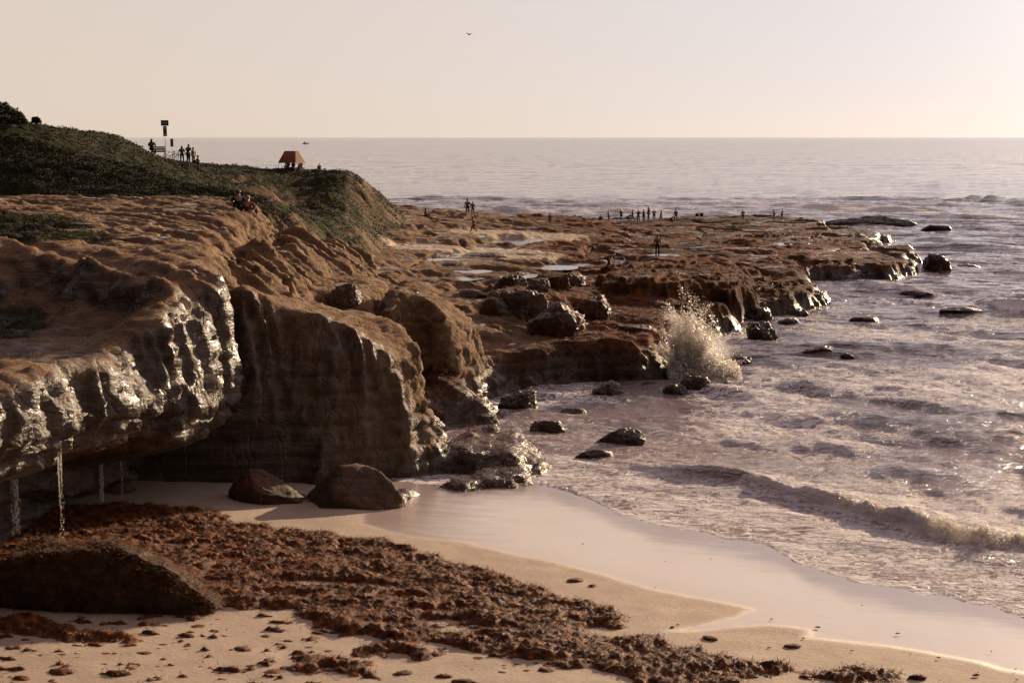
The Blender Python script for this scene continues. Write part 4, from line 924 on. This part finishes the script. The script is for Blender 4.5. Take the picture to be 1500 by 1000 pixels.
# joints: pelvis, chest, neck, head top; left and right limbs. Facing +Y, metres, height 1.75
POSES = dict(
    stand=dict(pel=(0, 0, .93), chest=(0, .01, 1.32), neck=(0, .01, 1.50), head=(0, .03, 1.62), knee=[(-.10, .03, .50), (.11, .02, .50)], ank=[(-.11, 0, .08), (.12, -.02, .08)],
               elb=[(-.25, -.02, 1.15), (.25, -.01, 1.15)], wri=[(-.26, .06, .92), (.27, .08, .93)]),
    walk=dict(pel=(0, 0, .91), chest=(0, .03, 1.30), neck=(0, .05, 1.48), head=(0, .08, 1.60), knee=[(-.10, .20, .52), (.10, -.06, .50)], ank=[(-.10, .30, .09), (.10, -.32, .14)],
              elb=[(-.25, -.10, 1.16), (.25, .10, 1.15)], wri=[(-.26, .04, .95), (.26, .30, 1.0)]),
    look=dict(pel=(0, 0, .93), chest=(0, .03, 1.31), neck=(0, .06, 1.48), head=(0, .11, 1.59), knee=[(-.10, .04, .50), (.11, .02, .50)], ank=[(-.12, 0, .08), (.13, -.02, .08)],
              elb=[(-.26, .06, 1.17), (.26, .05, 1.17)], wri=[(-.12, .26, 1.28), (.10, .27, 1.28)]),
    stoop=dict(pel=(0, -.12, .82), chest=(0, .22, .98), neck=(0, .40, 1.02), head=(0, .53, 1.00), knee=[(-.11, .10, .46), (.12, .06, .46)], ank=[(-.12, -.02, .08), (.13, -.06, .08)],
               elb=[(-.22, .36, .74), (.22, .38, .74)], wri=[(-.14, .46, .50), (.12, .50, .48)]),
    sit=dict(pel=(0, 0, .14), chest=(0, -.02, .52), neck=(0, .02, .69), head=(0, .06, .81), knee=[(-.14, .38, .42), (.14, .40, .40)], ank=[(-.12, .62, .08), (.12, .66, .08)],
             elb=[(-.26, .12, .40), (.26, .12, .40)], wri=[(-.12, .34, .44), (.12, .36, .42)]),
    bench=dict(pel=(0, 0, .52), chest=(0, -.02, .90), neck=(0, .02, 1.07), head=(0, .05, 1.19), knee=[(-.11, .42, .50), (.11, .42, .50)], ank=[(-.11, .44, .08), (.11, .46, .08)],
               elb=[(-.25, .08, .72), (.25, .08, .72)], wri=[(-.12, .30, .60), (.10, .32, .60)]),
)
_pose_cache = {}
def pose_meshes(k):
    if k in _pose_cache: return _pose_cache[k]
    p = POSES[k]; V = []; E = []; R_ = []
    def add(c, r_, par=None):
        V.append(tuple(c)); R_.append(r_)
        if par is not None: E.append((par, len(V) - 1))
        return len(V) - 1
    lerp = lambda a, b, t: tuple(a[i] * (1 - t) + b[i] * t for i in range(3))
    pe = add(p['pel'], (.145, .11)); wa = add(lerp(p['pel'], p['chest'], .5), (.125, .095), pe); ch = add(p['chest'], (.155, .11), wa); ne = add(p['neck'], .055, ch)
    hd = add(p['head'], (.078, .092), ne); ht = add((p['head'][0], p['head'][1] + .005, p['head'][2] + .09), (.07, .085), hd)
    nose = add((p['head'][0], p['head'][1] + .105, p['head'][2] + .02), .014, hd)
    roots = [pe]
    hands = []
    for s_, kn, an, el, wr in ((-1, *[p[q][0] for q in ('knee', 'ank', 'elb', 'wri')]), (1, *[p[q][1] for q in ('knee', 'ank', 'elb', 'wri')])):
        hip = add((p['pel'][0] + s_ * .09, p['pel'][1], p['pel'][2] - .05), .095, pe); k_ = add(kn, .058, hip); c_ = add(lerp(kn, an, .35), .056, k_); a_ = add(an, .038, c_)
        add((an[0] + s_ * .02, an[1] + .16, max(an[2] - .05, .03)), .032, a_)
        n_, c0 = Vector(p['neck']), Vector(p['chest']); ax = (n_ - c0).normalized()
        sh = add(tuple(c0 + ax * .10 + Vector((s_ * .17, 0, 0))), .06, ch); e_ = add(el, .042, sh); w_ = add(wr, .030, e_)
        d = (Vector(wr) - Vector(el)).normalized(); hb = add(tuple(Vector(wr) + d * .07), (.040, .022), w_); hands.append((Vector(wr) + d * .06, d, s_))
    body_n = len(V)
    for c, d, s_ in hands:
        side = d.cross(Vector((0, 1, 0))); side = side.normalized() if side.length > .1 else Vector((1, 0, 0)); curl = d.cross(side)
        for j, L in enumerate((.075, .088, .082, .062)):
            o0 = c + side * (j - 1.5) * .02; a_ = add(tuple(o0), .009); roots.append(a_); b_ = add(tuple(o0 + d * L * .55 + curl * .006), .009, a_); add(tuple(o0 + d * L + curl * .022), .007, b_)
        o0 = c - d * .02 - side * .03; a_ = add(tuple(o0), .011); roots.append(a_); add(tuple(o0 + d * .045 - side * .03), .009, a_)
    body = skin_mesh('body', V, E, R_, roots)
    def sub(ids, rad, nm):
        mp = {q: i for i, q in enumerate(ids)}; return skin_mesh(nm, [V[q] for q in ids], [(mp[a], mp[b]) for a, b in E if a in mp and b in mp], rad, [0])
    # vertex ids: 0 pelvis 1 waist 2 chest 3 neck 4 head 5 top 6 nose ; then per side hip knee calf ankle toe shoulder elbow wrist hand
    L = list(range(7, 16)); Rr = list(range(16, 25))
    shirt = sub([1, 0, 2, L[5], L[6], Rr[5], Rr[6]], [(.14, .11), (.155, .125), (.17, .125), .075, .056, .075, .056], 'shirt')
    trousers = sub([0, L[0], L[1], L[2], L[3], Rr[0], Rr[1], Rr[2], Rr[3]], [(.152, .12), .108, .072, .070, .058, .108, .072, .070, .058], 'trousers')
    hv, hf = ico(2); hv = hv * np.array([.092, .108, .105]) + np.array(p['head']) + np.array([0, -.022, .052])
    hv[:, 2] = np.maximum(hv[:, 2], p['head'][2] - .05); hair = mesh_np('hair', hv, hf)
    _pose_cache[k] = (body, shirt, trousers, hair); return _pose_cache[k]
SKIN = [simple('skin', (.38, .23, .16), .6, .1), simple('tanned_skin', (.22, .13, .085), .6, .1)]
CLOTH = {k: simple(k + '_cloth', c, .9, .2) for k, c in dict(black=(.02, .02, .022), navy=(.03, .04, .08), grey=(.12, .12, .13), white=(.6, .58, .55), maroon=(.13, .03, .03), blue=(.08, .13, .22), tan=(.30, .22, .14), brown=(.10, .06, .04)).items()}
HAIR = {'dark': simple('dark_hair', (.018, .012, .010), .5, .3), 'brown': simple('brown_hair', (.07, .04, .02), .5, .3), 'fair': simple('fair_hair', (.25, .17, .09), .5, .3)}
def brow(px, Y0):
    best = (-9, Y0)
    for Y in np.arange(Y0 - 12, Y0 + 14, 1.0):
        g = ground((px - 750) / F_PX * (Y * cp_ + .28), Y); a = (g - CAM_Z) / Y
        if a > best[0]: best = (a, Y)
    return best[1] - .3
def person(pose, px, Y, yaw, top, legs, hair, label, group=None, scale=1.0, z=None, dz=0.0, skin=0, long_hair=False):
    x = (px - 750) / F_PX * (Y / cp_ * 1.0)
    # depth along the axis differs slightly from Y: refine through the projection
    if px < 480 and Y > 120: Y = brow(px, Y)
    zz = ground(x, Y) if z is None else z
    t = Y * cp_ + (CAM_Z - zz) * sp_; x = (px - 750) / F_PX * t; zz = ground(x, Y) if z is None else z
    o = empty('person', (x, Y, zz + dz - .02), math.radians(yaw), label=label, cat='person', group=group); o.scale = (scale * 1.22, scale * 1.22, scale)
    b, sh, tr, ha = pose_meshes(pose)
    for nm, me, mt in (('body', b, SKIN[skin]), ('shirt', sh, CLOTH[top]), ('trousers', tr, CLOTH[legs]), ('hair', ha, HAIR[hair])):
        c = bpy.data.objects.new(nm, me)
        if len(me.materials) == 0: me.materials.append(mt)
        C.objects.link(c); c.parent = o; c.material_slots[0].link = 'OBJECT'; c.material_slots[0].material = mt
    if long_hair:
        h0 = POSES[pose]['head']; part('long_hair', tube([(h0[0], h0[1] - .06, h0[2] + .08), (h0[0], h0[1] - .10, h0[2] - .05), (h0[0], h0[1] - .13, h0[2] - .25)], [.085, .10, .055], 8), HAIR[hair], o, True)
    return o
GT = 'group standing on the headland by the sign'
person('stand', 267, 132, 20, 'black', 'black', 'dark', 'person in a long dark top, leftmost of the hilltop group', GT, .93, long_hair=True)
person('look', 276, 132, -30, 'black', 'navy', 'brown', 'tallest person of the hilltop group, dressed in black', GT, 1.08)
person('stand', 284, 132.6, 60, 'grey', 'tan', 'dark', 'person in a grey top on the right of the tallest hilltop person', GT, .93)
person('sit', 291, 131.5, 80, 'black', 'brown', 'dark', 'person sitting low at the right end of the hilltop group', GT, .95, dz=.1)
person('bench', 222, 128.4, 0, 'black', 'black', 'dark', 'hooded person seated at the left end of the bench by the sign', None, 1.0, long_hair=True)
g0 = eye_hit(357, 309)
for k_, (px, top, lab, hr, yw) in enumerate(((350, 'black', 'left person of the couple sitting on the cliff ledge', 'brown', 15), (363, 'maroon', 'right person of the couple sitting on the cliff ledge', 'fair', -10))):
    person('sit', px, 82.5, yw, top, 'black', hr, lab, 'couple sitting on the cliff ledge', 1.25, dz=.12)
person('look', 430, 155, 150, 'white', 'black', 'dark', 'person in a pale top standing in front of the shade tent', None, 1.02)
person('sit', 422, 156, 170, 'brown', 'maroon', 'dark', 'person crouching left of the standing figure at the shade tent', None, 1.0)
person('sit', 441, 158.6, 170, 'black', 'navy', 'dark', 'person sitting at the right post of the shade tent', None, .9)
person('sit', 468, 160, 180, 'black', 'black', 'dark', 'person sitting low on the grass right of the shade tent', None, .8)
person('sit', 623, 178, -70, 'tan', 'black', 'dark', 'lone person sitting at the seaward edge left of the standing pair', None, 1.15)
person('stand', 685, 180, 10, 'black', 'black', 'dark', 'taller of the two people standing at the reef edge', 'pair standing at the reef edge', 1.12)
person('stand', 692.5, 180, -10, 'navy', 'grey', 'dark', 'shorter of the two people standing at the reef edge', 'pair standing at the reef edge', .95)
person('walk', 694, 158, 90, 'brown', 'brown', 'dark', 'person walking on the reef just below the standing pair', None, 1.0)
person('stand', 806, 196, 30, 'grey', 'tan', 'dark', 'lone person at the water edge between the pair and the crowd', None, 1.0)
person('stoop', 868, 146, 60, 'brown', 'grey', 'fair', 'person bending over a tide pool below the crowd', None, 1.0)
person('stoop', 891, 121, -60, 'maroon', 'brown', 'fair', 'person stooping near the dark rocks, nearest to the boulders', None, .95)
person('stand', 963, 146, 0, 'brown', 'black', 'brown', 'person standing behind the bright pool on the reef', None, 1.1)
GC = 'crowd exploring the tide pools at the far edge of the reef'
tops = ['black', 'grey', 'navy', 'blue', 'black', 'brown', 'grey', 'maroon', 'black', 'navy', 'grey', 'black']
names = ['leftmost person of the reef crowd, slightly apart', 'second person from the left of the reef crowd', 'third person from the left, alone before the dense part of the crowd', 'first person at the left end of the dense part of the crowd',
         'person in dark clothes, second in the dense part of the crowd', 'person in brown, third in the dense part of the crowd', 'person in grey, fourth in the dense part of the crowd', 'tall person in maroon at the middle of the dense crowd',
         'person right of the tall person in maroon', 'last person at the right end of the dense crowd', 'left person of the two standing just right of the dense crowd', 'right person of the two standing just right of the dense crowd']
for i, px in enumerate((880, 892, 910, 921, 926, 935, 943, 950, 958, 968, 984, 990)):
    person(('stand', 'look', 'walk', 'stoop', 'walk', 'look', 'stand')[i % 7], px, 214 + (i * 7 % 5), (i * 67) % 360, tops[i], ('black', 'tan', 'navy', 'grey')[i % 4], ('dark', 'brown')[i % 2], names[i], GC, (1.0, .92, 1.02, 1.0, .98, 1.1, 1.0, 1.12, 1.0, 1.03, .95, 1.08)[i])
person('stand', 1088, 218, 0, 'tan', 'brown', 'brown', 'lone person on the reef right of the folding chairs', None, .95)
person('look', 1134, 222, 90, 'brown', 'brown', 'brown', 'left person of the pair at the far right end of the reef', 'pair at the far right of the reef', .95)
person('look', 1145, 222, -90, 'brown', 'black', 'dark', 'right person of the pair at the far right end of the reef', 'pair at the far right of the reef', .92)

# ------------------------------------------------------------------ furniture of the headland
STEEL = simple('galvanised_steel', (.45, .43, .40), .5, .15, 8, .4); DKMET = simple('dark_painted_metal', (.03, .03, .032), .5, .2); GREEN = simple('green_sign_face', (.02, .075, .055), .6, .15)
REDP = simple('red_sign_face', (.28, .07, .06), .6, .2); PALE = simple('pale_sign_print', (.55, .50, .45), .7, .2); WOODM = simple('weathered_bench_wood', (.10, .07, .05), .8, .3); RUB = simple('tyre_rubber', (.02, .02, .02), .8, .2)
def onhill(px, Y):
    if 100 < Y < 170: Y = brow(px, Y)
    t = Y * cp_ + 2 * sp_; x = (px - 750) / F_PX * t; return x, Y, ground(x, Y)
x, y, z = onhill(243, 130); z = min(z, 12.2)
ztop = W(243, 174, Y=130)[2]
o = empty('sign_post', (x, y, z), .12, label='tall post with a green sign above a red panel', cat='sign')
H_ = ztop - z
part('post', tube([(0, .03, -.3), (0, .03, H_ - .1)], .032, 8), STEEL, o, True)
gs = part('green_panel', box(0, 0, H_ - .27, .74, .03, .54), GREEN, o); part('print_band', box(0, -.018, H_ - .25, .5, .006, .07), PALE, gs); part('print_band', box(0, -.018, H_ - .38, .36, .006, .05), PALE, gs)
rs = part('red_panel', box(0, 0, H_ - 1.07, .37, .03, 1.0), REDP, o); part('print_band', box(0, -.018, H_ - .72, .29, .006, .2), PALE, rs); part('print_band', box(0, -.018, H_ - 1.4, .29, .006, .12), PALE, rs)
x, y, z = onhill(252.5, 131); z = min(z, 12.0); H2 = W(252, 203.5, Y=131)[2] - z
o = empty('small_sign_post', (x, y, z), -.1, label='short narrow sign on a thin post right of the tall sign', cat='sign')
part('post', tube([(0, .03, -.3), (0, .03, H2 - .1)], .025, 8), STEEL, o, True); part('panel', box(0, 0, H2 - .4, .3, .03, .78), simple('brown_sign_face', (.17, .10, .09), .7), o)
x, y, z = onhill(234, 128.8)
o = empty('park_bench', (x, y, z - .05), 0.03, label='dark slatted bench seen from behind left of the tall sign', cat='bench')
for i in range(4): part('back_slat', box(0, -.24 - .03 * i, .50 + i * .13, 1.1, .03, .105), WOODM, o)
for i in range(3): part('seat_slat', box(0, -.12 + i * .15, .46, 1.1, .12, .03), WOODM, o)
for sx in (-1, 1):
    part('leg', box(sx * .48, -.2, .22, .05, .05, .5), DKMET, o); part('leg', box(sx * .48, .16, .22, .05, .05, .5), DKMET, o); part('back_support', box(sx * .48, -.30, .70, .04, .03, .5), DKMET, o)
def bike(px, Y, yaw, label):
    x, y, z = onhill(px, Y); o = empty('bicycle', (x, y, z - .02), yaw, label=label, cat='bicycle', group='bicycles parked by the sign')
    for sx in (-.5, .5):
        ring = [(sx + .33 * math.cos(a), 0, .34 + .33 * math.sin(a)) for a in [i * math.pi / 10 for i in range(20)]]
        w_ = part('wheel', tube([(sx, -.03, .34), (sx, .03, .34)], .03, 8), STEEL, o); part('tyre', tube(ring, .022, 6, True), RUB, w_, True)
        part('spoke', join_parts([tube([(sx, 0, .34), (sx + .32 * math.cos(a), 0, .34 + .32 * math.sin(a))], .004, 3) for a in [i * math.pi / 6 for i in range(12)]]), STEEL, w_)
    A_, B_, D_, S_ = (-.5, 0, .34), (-.06, 0, .32), (.36, 0, .78), (-.18, 0, .82)
    part('frame', join_parts([tube(q, .018, 6) for q in ((A_, B_), (B_, D_), (B_, S_), (S_, D_), (A_, S_), (D_, (.5, 0, .34)), (D_, (.34, 0, .98)))]), DKMET, o, True)
    part('handlebar', tube([(.28, -.28, .98), (.38, -.12, 1.0), (.38, .12, 1.0), (.28, .28, .98)], .014, 6), DKMET, o, True)
    part('saddle', box(-.2, 0, .92, .26, .13, .05), RUB, o); part('seat_post', tube([(-.18, 0, .8), (-.2, 0, .92)], .013, 6), STEEL, o)
bike(250, 130.2, .5, 'dark bicycle parked nearest the tall sign post'); bike(257, 130.8, -.7, 'second bicycle, right of the one by the sign post')
# shade tent
CANV = simple('orange_brown_canvas', (.26, .15, .10), .8, .15, 3)
mt = CANV.node_tree; pb = [n for n in mt.nodes if n.type == 'BSDF_PRINCIPLED'][0]; tr = mt.nodes.new('ShaderNodeBsdfTranslucent'); tr.inputs[0].default_value = (.60, .25, .08, 1); mx = mt.nodes.new('ShaderNodeMixShader'); mx.inputs[0].default_value = .3
ou = [n for n in mt.nodes if n.type == 'OUTPUT_MATERIAL'][0]; mt.links.new(pb.outputs[0], mx.inputs[1]); mt.links.new(tr.outputs[0], mx.inputs[2]); mt.links.new(mx.outputs[0], ou.inputs[0])
x, y, z = onhill(427, 158); zt = W(427, 222.5, Y=158)[2] - z; ze = W(427, 240, Y=158)[2] - z
o = empty('shade_tent', (x, y, z), -.35, label='orange and brown canopy tent with thin poles on the headland', cat='tent')
e = 1.15; t_ = .72; roofv = [(-e, -e, ze), (e, -e, ze), (e, e, ze), (-e, e, ze), (-t_, -.35, zt), (t_, -.35, zt), (t_, .35, zt), (-t_, .35, zt)]
rf = part('canopy', (roofv, [(0, 1, 5, 4), (1, 2, 6, 5), (2, 3, 7, 6), (3, 0, 4, 7), (4, 5, 6, 7)]), CANV, o)
for i, (a, b_) in enumerate(((0, 1), (1, 2), (2, 3), (3, 0))):
    A_, B_ = Vector(roofv[a]), Vector(roofv[b_]); n = 8; vs = []; fs = []
    for j in range(n + 1):
        q = A_.lerp(B_, j / n); vs += [q, q - Vector((0, 0, .05 + .05 * (j % 2)))]
    for j in range(n): fs.append((2 * j, 2 * j + 1, 2 * j + 3, 2 * j + 2))
    part('valance', (vs, fs), CANV, rf)
for sx in (-1, 1):
    for sy in (-1, 1): part('pole', tube([(sx * e * .97, sy * e * .97, -.3), (sx * e * .97, sy * e * .97, ze)], .022, 6), STEEL, o, True)
x, y, z = onhill(433, 156.8)
o = empty('folding_table', (x, y, z), .2, label='low folding table under the shade tent', cat='table'); part('tabletop', box(0, 0, .52, 1.0, .5, .03), WOODM, o)
for sx in (-1, 1):
    for sy in (-1, 1): part('leg', tube([(sx * .45, sy * .2, 0), (sx * .42, sy * .2, .51)], .012, 5), STEEL, o)
x, y, z = onhill(451.5, 158.5)
o = empty('beach_bag', (x, y, z), .3, label='small tan bag on the grass right of the shade tent', cat='bag')
bv, bf = ico(2); bv = bv * np.array([.33, .2, .26]) ; bv[:, 2] = np.maximum(bv[:, 2], -.1) + .12; link('bag_body', mesh_np('bag_body', bv, bf), CLOTH['tan'], o); part('handle', tube([(-.15, 0, .3), (-.08, 0, .45), (.08, 0, .45), (.15, 0, .3)], .015, 5), CLOTH['brown'], o)
def camp_chair(px, Y, yaw, label):
    x, y, z = onhill(px, Y); z = ground(x, Y); o = empty('camp_chair', (x, Y, z), yaw, label=label, cat='chair', group='folding chairs on the reef')
    part('seat', box(0, 0, .45, .5, .45, .02), CLOTH['black'], o); part('backrest', box(0, -.25, .72, .5, .03, .5), CLOTH['black'], o)
    for sx in (-1, 1):
        part('leg', tube([(sx * .26, -.25, 0), (sx * .26, .22, .62)], .014, 5), DKMET, o); part('leg', tube([(sx * .26, .25, 0), (sx * .26, -.27, .98)], .014, 5), DKMET, o); part('armrest', box(sx * .27, 0, .64, .04, .42, .02), CLOTH['black'], o)
camp_chair(1022, 217, .3, 'left one of two dark folding chairs on the reef'); camp_chair(1029.5, 217, -.2, 'right one of two dark folding chairs on the reef')

# ------------------------------------------------------------------ birds and boat
BW = simple('white_feathers', (.7, .68, .65), .8, .1); BG = simple('grey_feathers', (.25, .25, .27), .8, .15); BK = simple('orange_bill', (.5, .25, .05), .6, .1)
def gull(loc, yaw, label, mat=None, s=1.0, fly=False):
    o = empty('gull', loc, yaw, label=label, cat='bird'); o.scale = (s,) * 3; m1 = mat or BW; m2 = mat or BG
    body = skin_mesh('body', [(0, -.24, .17), (0, -.08, .20), (0, .08, .22), (0, .17, .30), (0, .20, .37), (0, .25, .36)], [(0, 1), (1, 2), (2, 3), (3, 4), (4, 5)], [(.02, .01), (.065, .06), (.07, .07), (.04, .04), (.04, .04), (.022, .02)], [1]); link('body', body, m1, o)
    part('bill', tube([(0, .26, .36), (0, .33, .345)], [.014, .004], 6), BK, o)
    for sx in (-1, 1):
        if fly: part('wing', ([(sx * .04, .08, .24), (sx * .35, .14, .36), (sx * .75, -.05, .30), (sx * .35, -.04, .35), (sx * .04, -.12, .23), (sx * .04, .02, .26)], [(0, 1, 3, 5), (1, 2, 3), (5, 3, 4)]), m2, o)
        else:
            wv, wf = ico(2); link('wing', mesh_np('wing', wv * np.array([.022, .20, .055]) + np.array([sx * .065, -.08, .22]), wf), m2, o); part('leg', tube([(sx * .03, 0, .16), (sx * .03, .01, 0)], .008, 5), BK, o)
    part('tail', ([(-.03, -.2, .18), (.03, -.2, .18), (.045, -.34, .17), (-.045, -.34, .17), (0, -.22, .2)], [(0, 1, 2, 3), (0, 4, 1), (1, 4, 2), (2, 4, 3), (3, 4, 0)]), m2, o)
h = eye_hit(572, 461); gull((h.x, h.y, ground(h.x, h.y)), math.radians(-70), 'white gull standing on top of the first buttress', s=1.25)
h = eye_hit(291, 410); gull((h.x, h.y, ground(h.x, h.y)), math.radians(60), 'white gull perched at the brink of the sunlit cliff', s=1.0)
h = eye_hit(722, 376); gull((h.x, h.y, ground(h.x, h.y)), 1.0, 'gull standing on the shelf by the sand patch', s=1.3)
x, y, z = onhill(377.5, 146); gull((x, y, z), .6, 'dark bird silhouette on the headland rim left of the tent', DKMET, 1.5)
gull(W(687, 54, Y=150), .8, 'single gull flying high in the sky', BG, 1.0, True)
c = W(447, 203.5, Y=3000); o = empty('boat', (c[0], c[1], 0), .3, label='tiny distant boat on the horizon above the tent', cat='boat')
hv = [(-6, -1.6, 1.6), (-6, 1.6, 1.6), (5, 1.8, 1.8), (5, -1.8, 1.8), (9, 0, 2.4), (-5.5, -1, -.5), (-5.5, 1, -.5), (5, .8, -.5), (5, -.8, -.5)]
part('hull', (hv, [(0, 3, 2, 1), (3, 4, 2), (0, 5, 8, 3), (1, 2, 7, 6), (0, 1, 6, 5), (3, 8, 4), (4, 7, 2), (5, 6, 7, 8), (4, 8, 7)]), DKMET, o); part('cabin', box(-1, 0, 2.8, 4, 2.2, 2.2), PALE, o); part('mast', tube([(-1, 0, 3.9), (-1, 0, 8)], .12, 6), STEEL, o)
#@@NEXT
